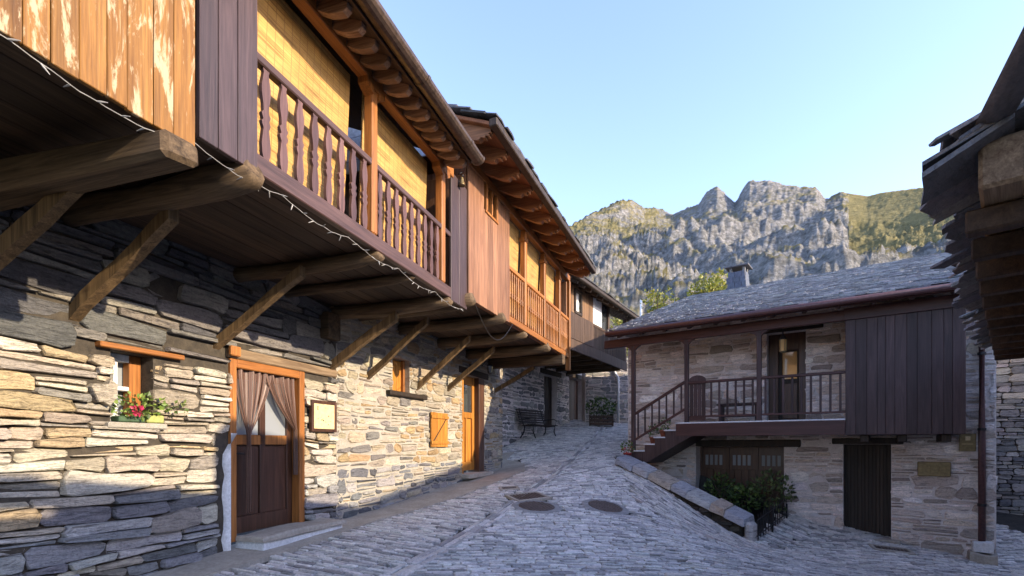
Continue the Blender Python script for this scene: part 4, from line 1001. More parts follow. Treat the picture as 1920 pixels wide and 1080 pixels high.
while k < ub3: H3.mb().bar((k, wE3 - .05, zE3 - .06), (k, 1.5, zE3 - .06 + (wE3 - 1.55) * pit), .08, .1).build('rafter', 'brown_d', rf3); k += .5
H3.mb().box(ua3, ub3, wE3, wE3 + .1, zE3 - .05, zE3 + .06, .015).build('eave_board', 'black', rf3)
# bench
bx = H3.uz(1000, 800, .75); gx_, gy_ = gpix(1003, 822); t = thing('bench', (gx_, gy_, gnd(gx_, gy_)), H3.root.rotation_euler.z - rad(8)); tag(t, 'dark slatted bench on iron legs against the shaded stone wall', 'bench')
for i in range(5): MB().box(-.75, .75, -.42 + i * .085, -.35 + i * .085, .42 - i * .008, .445 - i * .008, .006).build('seat_slat', 'black', t)
for i in range(6): y = .04 + i * .028; z = .5 + i * .078; MB().hexa([(-.75, y, z), (.75, y, z), (.75, y + .025, z), (-.75, y + .025, z), (-.75, y + .022, z + .062), (.75, y + .022, z + .062), (.75, y + .047, z + .062), (-.75, y + .047, z + .062)], .005).build('back_slat', 'black', t)
for x in (-.6, .6):
    MB().tube([(x, -.46, 0), (x, -.36, .22), (x, -.4, .41), (x, 0, .39), (x, .09, .6), (x, .2, .97)], .02, 6).build('leg', 'iron', t, True); MB().tube([(x, .16, 0), (x, 0, .2), (x, -.02, .39)], .02, 6).build('leg', 'iron', t, True)
    MB().tube([(x, -.42, .42), (x, -.45, .6), (x, -.35, .64), (x, .07, .62)], .016, 6).build('armrest', 'iron', t, True)
# crate planter, pipe and ivy-clad pillar at the back of the passage
gx_, gy_ = gpix(1127, 799); t = thing('planter', (gx_, gy_, gnd(gx_, gy_)), rad(-5)); t.scale = (.82, .82, .82); tag(t, 'wooden slatted planter with a dense dark bush under the far gallery', 'planter')
for i in range(3):
    for y in (-.25, .22): MB().box(-.55, .55, y, y + .025, .05 + i * .16, .17 + i * .16, .006).build('slat', 'brown_d', t)
for x in (-.55, .52): MB().box(x, x + .04, -.224, .218, .0, .55, .006).build('side_board', 'brown_d', t)
m = MB(); leaves(m, (0, 0, .85), (.7, .4, .5), 420, .13, GREEN, rn); m.build('foliage', 'leaf', t)
for i in range(4): MB().tube([(-.3 + i * .2, 0, .1), (-.32 + i * .22, .03, .9)], .015, 5).build('stem', 'brown_d', t)
FB = Frame('boundary_wall', ((1097 - 960) / FOC * (gy_ + 1.0), gy_ + 1.0), (1, .12), gnd(gx_, gy_) - .3); tag(FB.root, 'low shaded stone wall closing the passage behind the wooden planter', 'wall'); zb = FB.base
wb = FB.mb().box(0, 3.6, -.5, 0, zb, E + 3.4).build('wall', 'mortar_grey', FB.root); rn = random.Random(46)
masonry(FB, wb, lay_courses(0.02, 3.55, zb, E + 3.4, [], [.12, .17, .22], (.2, .5), rn, .035, .15, .06), lambda u, z, rn: jit(rn.choice(((.27, .26, .25), (.2, .2, .2), (.33, .32, .3))), .15, rn), rn, (.01, .04), limit=80, rag=.3)
pu, pz = FB.uz(1159, 790, .1); t = FB.thing('drain_pipe', pu, .12, zb + .3); tag(t, 'pale vertical drain pipe on the wall beside the wooden planter', 'pipe'); MB().tube([(0, 0, 0), (0, 0, 2.0), (-.12, .05, 2.2), (-.3, .1, 2.9)], .05, 10).build('pipe', 'white', t, True)

# ------------------------------------------------------------------ right house: slate roof, maroon gallery with outside stair
HR = Frame('stone_house', (3.1, 13.69), (.807, -.591), -.6)
tag(HR.root, 'two storey stone house with slate roof, maroon gallery and outside stair', 'house'); rr = HR.root; rn = random.Random(55)
WB = 1.2; FZ = E + .47; UR = HR.u(1868)
gu0, gu1 = HR.u(1305), HR.u(1470); gz1 = HR.uz(1400, 838)[1]; gz0 = HR.uz(1470, 985)[1] - .3
eu0, eu1 = HR.u(1581), HR.u(1671); ez0, ez1 = HR.uz(1627, 1006)[1], HR.uz(1627, 833)[1]
fu0, fu1 = HR.u(1438), HR.u(1511); fz1 = HR.uz(1475, 622)[1]
holesR = [(gu0, gu1, gz0 - .5, gz1), (eu0, eu1, ez0 - .4, ez1), (fu0, fu1, FZ, fz1)]
TOPZ = E + 2.95
wr = wall_with_holes(HR, 0, UR, -1.2, TOPZ, -.5, 0, holesR, 'wall', 'mortar_grey', rr)
lhR = [(gu0, gu1 + .35, gz1, gz1 + .17), (eu0 - .22, eu1 + .22, ez1, ez1 + .13), (fu0 - .1, fu1 + .35, fz1, fz1 + .17)]
cells = lay_courses(.01, UR, -1.0, TOPZ, holesR + lhR, [.07, .1, .13, .17, .2], (.25, .6), rn, .026, .3, .055)
masonry(HR, wr, cells, lambda u, z, rn: jit(rn.choice(((.62, .545, .49), (.5, .43, .38), (.7, .63, .585), (.31, .265, .235), (.58, .48, .4), (.74, .68, .645), (.43, .36, .31))), .14, rn), rn, (.004, .03), limit=300, rag=.25, edge=.016)
# side and back walls close the house
HR.mb().box(0.0, .4, -7.5, -.5, -1.2, TOPZ).build('side_wall', 'mortar_grey', rr); HR.mb().box(UR - .4, UR, -7.5, -.5, -1.2, TOPZ).build('side_wall', 'mortar_grey', rr)
m = HR.mb()
for j in range(26):     # quoins at the street corner
    pass
# garage doors with small panes
gd = HR.mb().box(gu0, gu1, -.45, -.4, gz0, gz1).build('garage_door', 'dark', rr); n = 3
for i in range(n):
    a, b = gu0 + (gu1 - gu0) * i / n, gu0 + (gu1 - gu0) * (i + 1) / n
    for j in range(4): HR.mb().box(a + (b - a) * j / 4 + .005, a + (b - a) * (j + 1) / 4 - .005, -.4, -.375, gz0 + .02, gz1 - .55, .006).build('door_board', 'dark', gd)
    for j in range(4): q_ = a + .1 + (b - a - .2) * j / 4; HR.mb().box(q_ + .02, q_ + (b - a - .2) / 4 - .02, -.4, -.385, gz1 - .45, gz1 - .2, .003).build('pane', 'glass', gd)
    HR.mb().box(a, a + .05, -.4, -.36, gz0, gz1, .005).build('door_stile', 'dark', gd)
HR.mb().box(gu0, gu1 + .33, -.2, .05, gz1 + .004, gz1 + .165, .015).build('lintel', 'black', gd)
# plank door
pd = HR.mb().box(eu0, eu1, -.3, -.26, ez0 - .1, ez1).build('door', 'black', rr); n = 13
for i in range(n): HR.mb().box(eu0 + (eu1 - eu0) * i / n + .003, eu0 + (eu1 - eu0) * (i + 1) / n - .003, -.26, -.245 + .004 * (i % 2), ez0, ez1 - .02, .006).build('door_board', 'black', pd)
HR.mb().box(eu0 - .2, eu1 + .2, -.2, .06, ez1 + .004, ez1 + .125, .015).build('lintel', 'black', pd)
HR.mb().box(eu0 - .1, eu1 + .15, -.3, .2, ez0 - .12, ez0 - .01, .015).build('threshold', 'concrete', pd)
# upper door
ud = HR.mb().box(fu0, fu1, -.3, -.26, FZ, fz1).build('door', 'black', rr)
for a, b, c, d, mt, w_ in ((fu0 + .28, fu1 - .2, FZ + 1.0, fz1 - .42, 'amber', -.25), (fu0 + .28, fu1 - .2, FZ + .1, FZ + .9, 'dark', -.25), (fu0, fu0 + .2, FZ, fz1, 'dark', -.2), (fu1 - .16, fu1, FZ, fz1, 'dark', -.2), (fu0 + .2, fu1 - .16, fz1 - .38, fz1, 'dark', -.2)):  # amber of the upper pane paints in a warm reflection
    HR.mb().box(a, b, w_ - .05, w_, c, d, .006).build('pane' if mt == 'amber' else 'door_panel', mt, ud)
HR.mb().box(fu0 - .1, fu1 + .33, -.15, .05, fz1 + .004, fz1 + .16, .015).build('lintel', 'black', ud)
# gallery floor, fascia, posts, head beam with brackets
PX = [1187, 1287, 1423]; pu = [HR.u(x, WB) for x in PX]; bx0, bx1 = HR.u(1585, WB), HR.u(1811, WB); st = HR.u(1268, WB)
gf = HR.mb().box(st, bx1 - .01, .03, WB - .005, FZ - .16, FZ - .02, .006).build('gallery_floor', 'maroon', rr)
HR.mb().box(st - .02, bx0, .03, WB + .03, FZ - .018, FZ + .012, .006).build('floor_slab', 'plaster', gf)
HR.mb().box(st, bx0, WB, WB + .04, FZ - .3, FZ - .02, .006).build('fascia', 'maroon_h', gf)
BZ = E + 2.36
for i, u in enumerate(pu):
    HR.mb().box(u - .045, u + .045, WB - .07, WB + .02, (gnd(*HR.W(u, WB, 0)[:2]) - .1) if i == 0 else FZ - .02, BZ, .008).build('post', 'maroon', gf)
hb = HR.mb().box(-.1, bx1, WB - .08, WB + .03, BZ, BZ + .2, .01).build('head_beam', 'maroon_h', rr)
for u in pu:
    for s in (-1, 1): HR.mb().extr([(0, 0), (s * .17, 0), (s * .17, -.02), (s * .1, -.05), (s * .046, -.11), (0, -.11)], lambda a, b: (u + a, WB - .06, BZ - .002 + b), lambda a, b: (u + a, WB + .015, BZ - .002 + b)).build('bracket', 'maroon_h', hb)
# balustrade
RZ = FZ + .93; rl = HR.mb().box(pu[1], bx0, WB - .055, WB + .015, RZ - .055, RZ, .01).build('rail', 'maroon_h', gf)
HR.mb().box(pu[1] + .4, bx0, WB - .04, WB, FZ + .12, FZ + .16, .006).build('low_rail', 'maroon_h', gf)
bmr = MB().box(-.02, .02, -.016, .016, 0, RZ - .055 - FZ - .16, .004).mesh('baluster', 'maroon')
g1 = HR.u(1324, WB)
balusters(HR, bmr, g1 + .02, pu[2] - .04, 6, WB - .02, FZ + .16, gf); balusters(HR, bmr, pu[2] + .04, bx0, 9, WB - .02, FZ + .16, gf)
# little gate at the head of the stair
gt = HR.mb().box(pu[1] + .06, g1 - .02, WB - .05, WB - .01, FZ + .05, FZ + .16, .006).build('stair_gate', 'maroon_h', rr); gw = g1 - pu[1] - .08
for i in range(4): a = pu[1] + .06 + gw * i / 4; HR.mb().box(a + .006, a + gw / 4 - .006, WB - .045, WB - .02, FZ + .16, FZ + .86, .005).build('gate_slat', 'maroon', gt)
HR.mb().extr([(0, 0)] + [(gw * (.5 - .5 * math.cos(math.pi * i / 10)), .1 + .1 * math.sin(math.pi * i / 10)) for i in range(11)] + [(gw, 0)], lambda a, b: (pu[1] + .06 + a, WB - .06, FZ + .86 + b), lambda a, b: (pu[1] + .06 + a, WB - .005, FZ + .86 + b)).build('gate_top', 'maroon', gt)
# stair: treads, stringer, handrail
sb = pu[0] + .06; ns = 4; run = (st - sb) / ns; rise = .16
strg = HR.mb(); pr = [(st + .35, FZ - .02), (st, FZ - .02)]
for i in range(ns): pr += [(st - run * i, FZ - .02 - rise * (i + 1)), (st - run * (i + 1), FZ - .02 - rise * (i + 1))]
pr += [(sb, FZ - rise * ns - .25), (sb + .25, FZ - rise * ns - .3), (st + .35, FZ - .3)]
stair = strg.extr(pr, lambda a, b: (a, .06, b), lambda a, b: (a, WB + .035, b)).build('stair', 'maroon', rr)
for i in range(ns): HR.mb().box(st - run * (i + 1) - .03, st - run * i, .05, WB + .055, FZ - .018 - rise * (i + 1), FZ + .012 - rise * (i + 1), .006).build('tread', 'plaster', stair)
hz0, hz1 = HR.uz(1192, 778, WB)[1], HR.uz(1285, 714, WB)[1]; lz0 = hz0 - .62; lz1 = hz1 - .62
m = HR.mb(); m.bar((pu[0], WB - .02, hz0), (pu[1], WB - .02, hz1), .06, .06); m.build('handrail', 'maroon_h', stair)
m = HR.mb(); m.bar((pu[0], WB - .02, lz0), (pu[1], WB - .02, lz1), .05, .05); m.build('low_rail', 'maroon_h', stair)
for i in range(7):
    t = (i + .7) / 7.4; u = pu[0] + (pu[1] - pu[0]) * t; z = hz0 + (hz1 - hz0) * t; HR.mb().box(u - .018, u + .018, WB - .035, WB - .005, z - .62, z - .03, .004).build('baluster', 'maroon', stair)
# boarded box at the end of the gallery
cb = HR.mb().box(bx0 + .01, bx1 - .01, .02, WB - .02, FZ - .3, BZ + .05, .005).build('boarded_box', 'maroon', rr); n = 11; k = bx0
for i in range(n): e = bx0 + (bx1 - bx0) * (i + 1) / n + (rn.uniform(-.03, .03) if i < n - 1 else 0); HR.mb().box(k + .0015, e - .0015, WB - .02, WB + .022 + rn.uniform(0, .006), FZ - .3, BZ - .01, .004).build('board', 'maroon', cb); k = e
HR.mb().box(bx0 - .02, bx1, WB + .032, WB + .05, BZ - .006, BZ + .22, .006).build('trim_board', 'maroon_h', cb)
for uu in (bx0 + .3, (bx0 + bx1) / 2, bx1 - .25): HR.mb().box(uu - .07, uu + .07, -.05, WB - .1, FZ - .44, FZ - .304, .012).build('joist', 'black', cb)
# roof
wE, zE = WB + .42, E + 2.6; wRg, zRg = -5.0, E + 5.0; ra, rb = HR.u(1140, wE), HR.u(1960, wE)
m = HR.mb(); m.hexa([(ra, wE, zE), (rb, wE, zE), (rb, wRg, zRg), (ra, wRg, zRg), (ra, wE, zE + .06), (rb, wE, zE + .06), (rb, wRg, zRg + .06), (ra, wRg, zRg + .06)], .005); rfr = m.build('roof', 'maroon_h', rr)
m = HR.mb(); m.hexa([(ra, wRg, zRg), (rb, wRg, zRg), (rb, -10.5, zE), (ra, -10.5, zE), (ra, wRg, zRg + .06), (rb, wRg, zRg + .06), (rb, -10.5, zE + .06), (ra, -10.5, zE + .06)], .005); m.build('back_slope', 'slate', rfr)
roof_slates(HR, rfr, ra - .03, rb, wE + .06, zE + .06, wRg, zRg + .07, random.Random(9), .13, (.12, .3), .02, 300)
HR.mb().tube([(ra, wE + .1, zE + .01), (rb, wE + .1, zE + .01)], .06, 10).build('gutter', 'gutter_m', rfr, True)
HR.mb().box(ra, rb, wE - .01, wE + .035, zE - .06, zE + .05, .008).build('eave_board', 'maroon_h', rfr)
k = ra + .25; pt_ = (zRg - zE) / (wE - wRg)
while k < rb: HR.mb().bar((k, wE - .03, zE - .05), (k, 0, zE - .05 + wE * pt_), .07, .09).build('rafter', 'maroon', rfr); k += .55
HR.mb().extr([(wE - .4, zE + .1), (wRg, zRg - .02), (-9.8, zE + .1)], lambda a, b: (0.0, a, b), lambda a, b: (.3, a, b)).build('gable', 'mortar_grey', rr)
HR.mb().extr([(wE - .4, zE + .1), (wRg, zRg - .02), (-9.8, zE + .1)], lambda a, b: (UR - .3, a, b), lambda a, b: (UR, a, b)).build('gable', 'mortar_grey', rr)
cu_ = HR.u(1385, wRg); zt = zRg + .05
ch = HR.mb(); ch.hexa([(cu_ - .34, wRg - .28, zt - .5), (cu_ + .34, wRg - .28, zt - .5), (cu_ + .34, wRg + .3, zt - .5), (cu_ - .34, wRg + .3, zt - .5), (cu_ - .25, wRg - .22, zt + .52), (cu_ + .25, wRg - .22, zt + .52), (cu_ + .25, wRg + .22, zt + .52), (cu_ - .25, wRg + .22, zt + .52)], .01, (.06, .07, .09))
chim = ch.build('chimney', 'slate', rr)
for su in (-.2, .2):
    for sw_ in (-.17, .17): HR.mb().box(cu_ + su - .04, cu_ + su + .04, wRg + sw_ - .04, wRg + sw_ + .04, zt + .52, zt + .66, .006, c=(.2, .2, .2)).build('cap_stone', 'stone', chim)
HR.mb().box(cu_ - .36, cu_ + .36, wRg - .33, wRg + .33, zt + .66, zt + .71, .012, c=(.09, .09, .1)).build('cap_slab', 'slate', chim)
HR.mb().lathe(cu_, wRg, [(.1, zt + .712), (.08, zt + .76), (.02, zt + .8)], 8, c=(.3, .3, .31)).build('cap_stone', 'stone', chim)
m = HR.mb()
for i in range(4):
    for j in range(3):
        a = cu_ - .32 + j * .21 + (.05 if i % 2 else 0); z = zt - .2 + i * .17
        m2 = HR.mb(); f_ = .0; sh = (.3 - .085 * (z - zt + .5)); m2.box(a, min(a + .2, cu_ + .31 - .05 * i * .5), wRg + .305 - .075 * (z - zt + .5), wRg + .325 - .075 * (z - zt + .5), z, z + .2, .004, c=jit((.07, .08, .11), .2)); m2.build('slate', 'slate', chim)
# things on and round the house
lu, lz = HR.uz(1468, 628, .75); t = HR.thing('hanging_lantern', lu, .75, lz - .38); tag(t, 'tall glass lantern hanging in front of the upper door', 'lantern')
MB().lathe(0, 0, [(.03, 0), (.07, .03), (.07, .04)], 6).build('lamp_base', 'brass', t); MB().lathe(0, 0, [(.06, .04), (.065, .28)], 6).build('lamp_glass', 'amber', t); MB().lathe(0, 0, [(.075, .28), (.05, .34), (.015, .4), (.008, .75)], 6).build('lamp_top', 'iron', t)
for i in range(6): a = i * math.pi / 3; MB().tube([(.066 * math.cos(a), .066 * math.sin(a), .03), (.07 * math.cos(a), .07 * math.sin(a), .29)], .005, 4).build('glazing_bar', 'brass', t)
tu = (HR.u(1355, .5) + HR.u(1418, .5)) / 2; t = HR.thing('gallery_bench', tu, .5, FZ + .012); tag(t, 'low dark wooden bench on the gallery behind the balusters', 'bench')
MB().box(-.45, .45, -.17, .17, .38, .43, .008).build('seat', 'maroon', t)
for x in (-.38, .38): MB().box(x - .03, x + .03, -.15, .15, 0, .38, .008).build('leg', 'maroon', t)
MB().box(-.35, .35, -.02, .02, .12, .18, .006).build('stretcher', 'maroon', t)
mu, mz = HR.uz(1814, 846, .06); t = HR.thing('wall_sign', mu, .06, mz); tag(t, 'small upright wooden sign below the boarded box by the downpipe', 'sign'); MB().box(-.12, .12, -.015, .02, 0, .33, .006).build('sign_board', 'brass', t)
m = MB(); m.box(-.03, .04, -.019, -.0155, .2, .28, .001); m.box(-.08, .08, -.019, -.0155, .13, .14, .001); m.build('emblem', 'cream', t)
mu, mz = HR.uz(1751, 893, .06); t = HR.thing('letter_box', mu, .06, mz); tag(t, 'bronze letter box with three panels on the wall beside the plank door', 'letter box'); MB().box(-.25, .25, -.04, .05, 0, .28, .012).build('casing', 'brass', t)
for i in range(3): MB().box(-.2 + i * .14, -.09 + i * .14, -.052, -.042, .08, .2, .006).build('panel', 'brass', t)
du_ = HR.u(1841, .1); zb = gnd(*HR.W(du_, .1, 0)[:2]); t = HR.thing('downpipe', du_, .1, zb); tag(t, 'maroon rain downpipe standing on a stone foot at the house corner', 'downpipe')
MB().tube([(0, 0, .32), (0, 0, 2.2), (0, 0, 4.3), (0, -.5, 4.65), (0, -1.4, 4.8)], .055, 10).build('pipe', 'gutter_m', t, True)
for z in (1.0, 2.4, 3.8): MB().lathe(0, 0, [(.062, z), (.064, z + .01), (.064, z + .04), (.062, z + .05)], 10).build('clamp', 'iron', t)
blob_box(-.2, .2, -.22, .12, -.1, .16, 4, 3, .05, 3).build('foot_stone', 'concrete', t); blob_box(-.13, .15, -.16, .1, .17, .33, 4, 3, .04, 8).build('foot_stone', 'plaster', t)
# potted plants on the stair
for i, (px, py, lab, fl_) in enumerate(((1188, 848, 'red potted plant at the foot of the outside stair', 1), (1222, 828, 'bushy green pot plant on the lower stair treads', 0), (1250, 806, 'leafy terracotta pot plant on the upper stair treads', 0))):
    k = [-.02, 1, 2][i]; u = HR.u(px, WB - .25) ; z = [gnd(*HR.W(u, WB + .1, 0)[:2]) + .1, FZ + .012 - rise * 3, FZ + .012 - rise * 2][i]; u = [u, st - run * 2.5, st - run * 1.5][i]
    t = HR.thing('potted_plant', u, WB - .2 if i else WB + .12, z); tag(t, lab, 'potted plant', 'pots along the stair'); MB().lathe(0, 0, [(.06, 0), (.09, .13), (.1, .13), (.1, .16), (.085, .16), (.08, .14)], 12).build('pot', 'red' if i == 0 else 'terracotta', t, True)
    m = MB(); leaves(m, (0, 0, .28), (.16, .14, .16), 90, .06, [(.1, .17, .04), (.16, .24, .06), (.06, .1, .03)], rn)
    if fl_: leaves(m, (.0, -.05, .22), (.16, .12, .08), 30, .04, [(.5, .02, .03)], rn)
    m.build('foliage', 'leaf', t)
# retaining wall of the sunken ramp with coping stones
d = PW1 - PW0; PL = d.length; FP = Frame('retaining_wall', tuple(PW0), tuple(d), gnd(*PW1) - .3); tag(FP.root, 'low mossy ramp wall with broad grey coping stones', 'wall')
# u runs down the slope; w = + is the street side
def ctop(u): return E - .36 + (-1.42 + .36) * u / PL
m = FP.mb(); K = 16; V = []
for i in range(K + 1):
    u = PL * i / K; z = ctop(u) - .1
    for w in (-.22, .12): V += [(u, w + .03 * noise.noise(Vector((u * 4, w, 0))), FP.base - .3), (u, w + .03 * noise.noise(Vector((u * 5, w, 3))), z)]
F = []
for i in range(K): a, b = i * 4, i * 4 + 4; F += [(a, a + 1, b + 1, b), (a + 2, a + 3, b + 3, b + 2), (a + 1, a + 3, b + 3, b + 1)]
F += [(0, 1, 3, 2), (K * 4, K * 4 + 1, K * 4 + 3, K * 4 + 2)]
m.add(V, F); pwm = m.build('wall', 'moss', FP.root)
cells = []; zc = FP.base
while zc < E:
    u = 0
    while u < PL:
        L = rn.uniform(.2, .5); e = min(u + L, PL); h = .1
        if zc + h < ctop(e) - .09: cells.append([(u + .01, zc + .008), (e - .01, zc + .008), (e - .01, zc + h - .008), (u + .01, zc + h - .008)])
        u = e
    zc += .1
class _F: pass
mk = FP.mb()
for q_ in cells:
    g = stone_geo(q_, .12 + rn.uniform(.0, .05), rn, .08)
    if g: FP.mb().add(*g, c=jit((.055, .05, .042), .35, rn)).build('stone', 'stone', pwm)
u = -.12
for i, L in enumerate((.5, .42, .6, .38, .55, .3, .42)):
    L *= (PL + .2) / 3.17; a, b = u, u + L - .004; u += L; za, zb2 = ctop(a), ctop(b); j_ = [rn.uniform(-.02, .02) for _ in range(8)]
    FP.mb().hexa([(a, -.3 + j_[0], za - .12), (b, -.3 + j_[1], zb2 - .12), (b, .2 + j_[2] * 2, zb2 - .14), (a, .2 + j_[3] * 2, za - .14), (a + .01, -.27, za + .07 + j_[4]), (b - .01, -.27, zb2 + .07 + j_[5]), (b - .01, .13 + j_[6], zb2 + .0 + j_[4]), (a + .01, .13 + j_[7], za + .0 + j_[5])], .014, jit(((.3, .3, .32), (.34, .33, .32), (.36, .3, .24))[i % 3], .1, rn)).build('coping_stone', 'stone', pwm)
eu_ = PL + .04; FP.mb().box(eu_, eu_ + .16, -.16, .12, FP.base - .2, E - 1.5, .05, c=(.4, .385, .37)).build('end_stone', 'stone', pwm)
# iron fence between the ramp wall and the house
A = FP.W(PL + .22, -.05, 0); B = HR.W(HR.u(1476, .3), .3, 0); zA = gnd(A.x, A.y); d = (B - A); fl_ = d.xy.length; zB = gnd(B.x, B.y)
t = thing('iron_fence', (A.x, A.y, zA), math.atan2(d.y, d.x)); tag(t, 'low black iron picket fence beside the ramp wall and shrubs', 'fence'); n = 13
pk = MB().tube([(0, 0, .02), (0, 0, .46), (0, 0, .52)], [.009, .009, .002], 6).mesh('picket', 'iron')
for i in range(n): x = fl_ * (i + .5) / n; put(pk, 'picket', t, (x, 0, (zB - zA) * x / fl_))
for h in (.1, .4): m = MB(); m.bar((0, 0, h), (fl_, 0, h + zB - zA), .012, .028, .003); m.build('rail', 'iron', t)
for x in (fl_ * .48, fl_ * .98): MB().box(x - .018, x + .018, -.018, .018, -.05, .56, .005).build('post', 'iron', t)
# shrubs in the sunken bed
for i, (px, w, s, lab) in enumerate(((1352, .75, .34, 'dark leafy shrub close to the stair under the gallery'), (1398, .6, .3, 'low dark shrub between two others before the garage doors'), (1447, .45, .42, 'tall paler green shrub standing behind the iron fence'))):
    u = HR.u(px, w); p = HR.W(u, w, 0); z = min(gnd(p.x, p.y), E - 1.62) if i else E - 1.5
    t = thing('shrub', (p.x, p.y, z), 0); tag(t, lab, 'shrub', 'shrubs in the sunken bed'); m = MB(); leaves(m, (0, 0, s * 1.35), (s * 1.05, s * .9, s * 1.05), 330, .09, GREEN if i < 2 else [(.1, .14, .045), (.16, .2, .07), (.05, .08, .025)], rn); m.build('foliage', 'leaf', t)
    for k in range(5): MB().tube([(0, 0, 0), (rn.uniform(-.15, .15), rn.uniform(-.1, .1), s), (rn.uniform(-.3, .3), rn.uniform(-.2, .2), s * 1.9)], [.014, .01, .004], 5).build('stem', 'brown_d', t)
p = HR.W(HR.u(1410, .35), .3, 0); t = thing('plant_tub', (p.x, p.y, E - 1.62), 0); tag(t, 'round grey tub among the shrubs by the garage', 'tub'); MB().lathe(0, 0, [(.2, 0), (.27, .3), (.29, .42), (.25, .42), (.23, .32)], 16).build('tub_body', 'iron', t, True)
# covers and grates set in the paving
def cover(px, py, lab, r=.31):
    x, y = gpix(px, py); z = gnd(x, y); e = .2; nx_, ny_ = (gnd(x + e, y) - gnd(x - e, y)) / (2 * e), (gnd(x, y + e) - gnd(x, y - e)) / (2 * e)
    o = thing('manhole_cover', (x, y, z + .004)); o.rotation_euler = Vector((-nx_, -ny_, 1)).to_track_quat('Z', 'Y').to_euler(); tag(o, lab, 'manhole cover')
    MB().lathe(0, 0, [(r + .13, -.06), (r + .13, -.012), (r + .1, .0), (r + .012, .004), (r + .012, -.02)], 32).build('rim', 'rimstone', o)
    MB().lathe(0, 0, [(r, -.05), (r, .004), (r - .015, .01)], 32).build('lid', 'steel', o); m = MB()
    for i in range(-4, 5):
        for j in range(-4, 5):
            if math.hypot(i, j) < 4.4: m.box(i * .068 - .02, i * .068 + .02, j * .068 - .02, j * .068 + .02, .0102, .016, .003)
    tag(m.build('lid_studs', 'steel', o), kind='stuff')
cover(1006, 950, 'round rusty manhole cover beside the drain channel'); cover(1135, 950, 'round rusty manhole cover near the ramp wall')
def grate(px, py, lab, a, b, rot):
    x, y = gpix(px, py); z = gnd(x, y); e = .2; nx_, ny_ = (gnd(x + e, y) - gnd(x - e, y)) / (2 * e), (gnd(x, y + e) - gnd(x, y - e)) / (2 * e)
    o = thing('drain_grate', (x, y, z + .012)); o.rotation_mode = 'QUATERNION'; o.rotation_quaternion = Vector((-nx_, -ny_, 1)).to_track_quat('Z', 'Y') @ Matrix.Rotation(rot, 4, 'Z').to_quaternion(); tag(o, lab, 'drain grate')
    for s in (-1, 1): MB().box(-a - .06, a + .06, s * b, s * (b + .07), -.05, .008, .006).build('frame', 'concrete', o); MB().box(s * a, s * (a + .06), -b, b, -.05, .007, .006).build('frame', 'concrete', o)
    MB().box(-a, a, -b, b, -.05, -.02, .002).build('pit', 'iron', o); n = 9
    for i in range(n): MB().box(-a + 2 * a * (i + .2) / n, -a + 2 * a * (i + .8) / n, -b, b, -.018, .006, .003).build('bar', 'steel', o)
grate(990, 932, 'square iron drain grate in a pale frame on the drain channel', .3, .2, rad(20)); grate(955, 916, 'small iron grate set in the setts close to the honey door', .14, .09, rad(20)); grate(1672, 1031, 'narrow iron grate in front of the plank door step', .28, .1, rad(-36))

# ------------------------------------------------------------------ near house on the right: only its slate eave reaches the view
HN = Frame('slate_roofed_house', (2.36, 3.0), (-.7, -.714), -.9); tag(HN.root, 'old house whose ragged dark slate eave hangs over rough beam ends', 'house'); rn_ = HN.root; rn = random.Random(66)
zN, pN, LN = E + 1.62, math.tan(rad(21)), 7.3
zr_ = lambda w: zN - w * pN
wn_ = HN.mb().box(-LN, -.2, -1.2, -.78, -1.2, zr_(-.8) - .02).build('wall', 'mortar_grey', rn_)
masonry(Frame.__new__(Frame) if False else HN, wn_, [[(a + .0, z), (b, z), (b, z + h), (a, z + h)] for (a, b, z, h) in [(-LN + i * .4, -LN + i * .4 + .385, -.6 + j * .17, .155) for i in range(17) for j in range(17)]], lambda u, z, rn: jit((.45, .42, .38), .3, rn), rn, (-.76, -.73), limit=60, back=-.79)
HN.mb().box(-LN, -.2, -7.0, -1.2, -1.2, zr_(-.8) - .05).build('side_wall', 'plaster', rn_)  # unseen walls of this house made pale to bounce sunlight into the street
m = HN.mb(); m.hexa([(-LN, -.3, zr_(-.3)), (-.03, -.3, zr_(-.3)), (-.03, -3.9, zr_(-3.9)), (-LN, -3.9, zr_(-3.9)), (-LN, -.3, zr_(-.3) + .04), (-.03, -.3, zr_(-.3) + .04), (-.03, -3.9, zr_(-3.9) + .04), (-LN, -3.9, zr_(-3.9) + .04)], .005); rfn = m.build('roof', 'black', rn_)
m = HN.mb(); m.hexa([(-LN, -3.9, zr_(-3.9)), (-.03, -3.9, zr_(-3.9)), (-.03, -7.4, zr_(-.4)), (-LN, -7.4, zr_(-.4)), (-LN, -3.9, zr_(-3.9) + .04), (-.03, -3.9, zr_(-3.9) + .04), (-.03, -7.4, zr_(-.4) + .04), (-LN, -7.4, zr_(-.4) + .04)], .005); m.build('back_slope', 'slate', rfn)
DC = ((.15, .145, .145), (.2, .185, .175), (.11, .108, .11), (.22, .19, .16))
u = 0.0
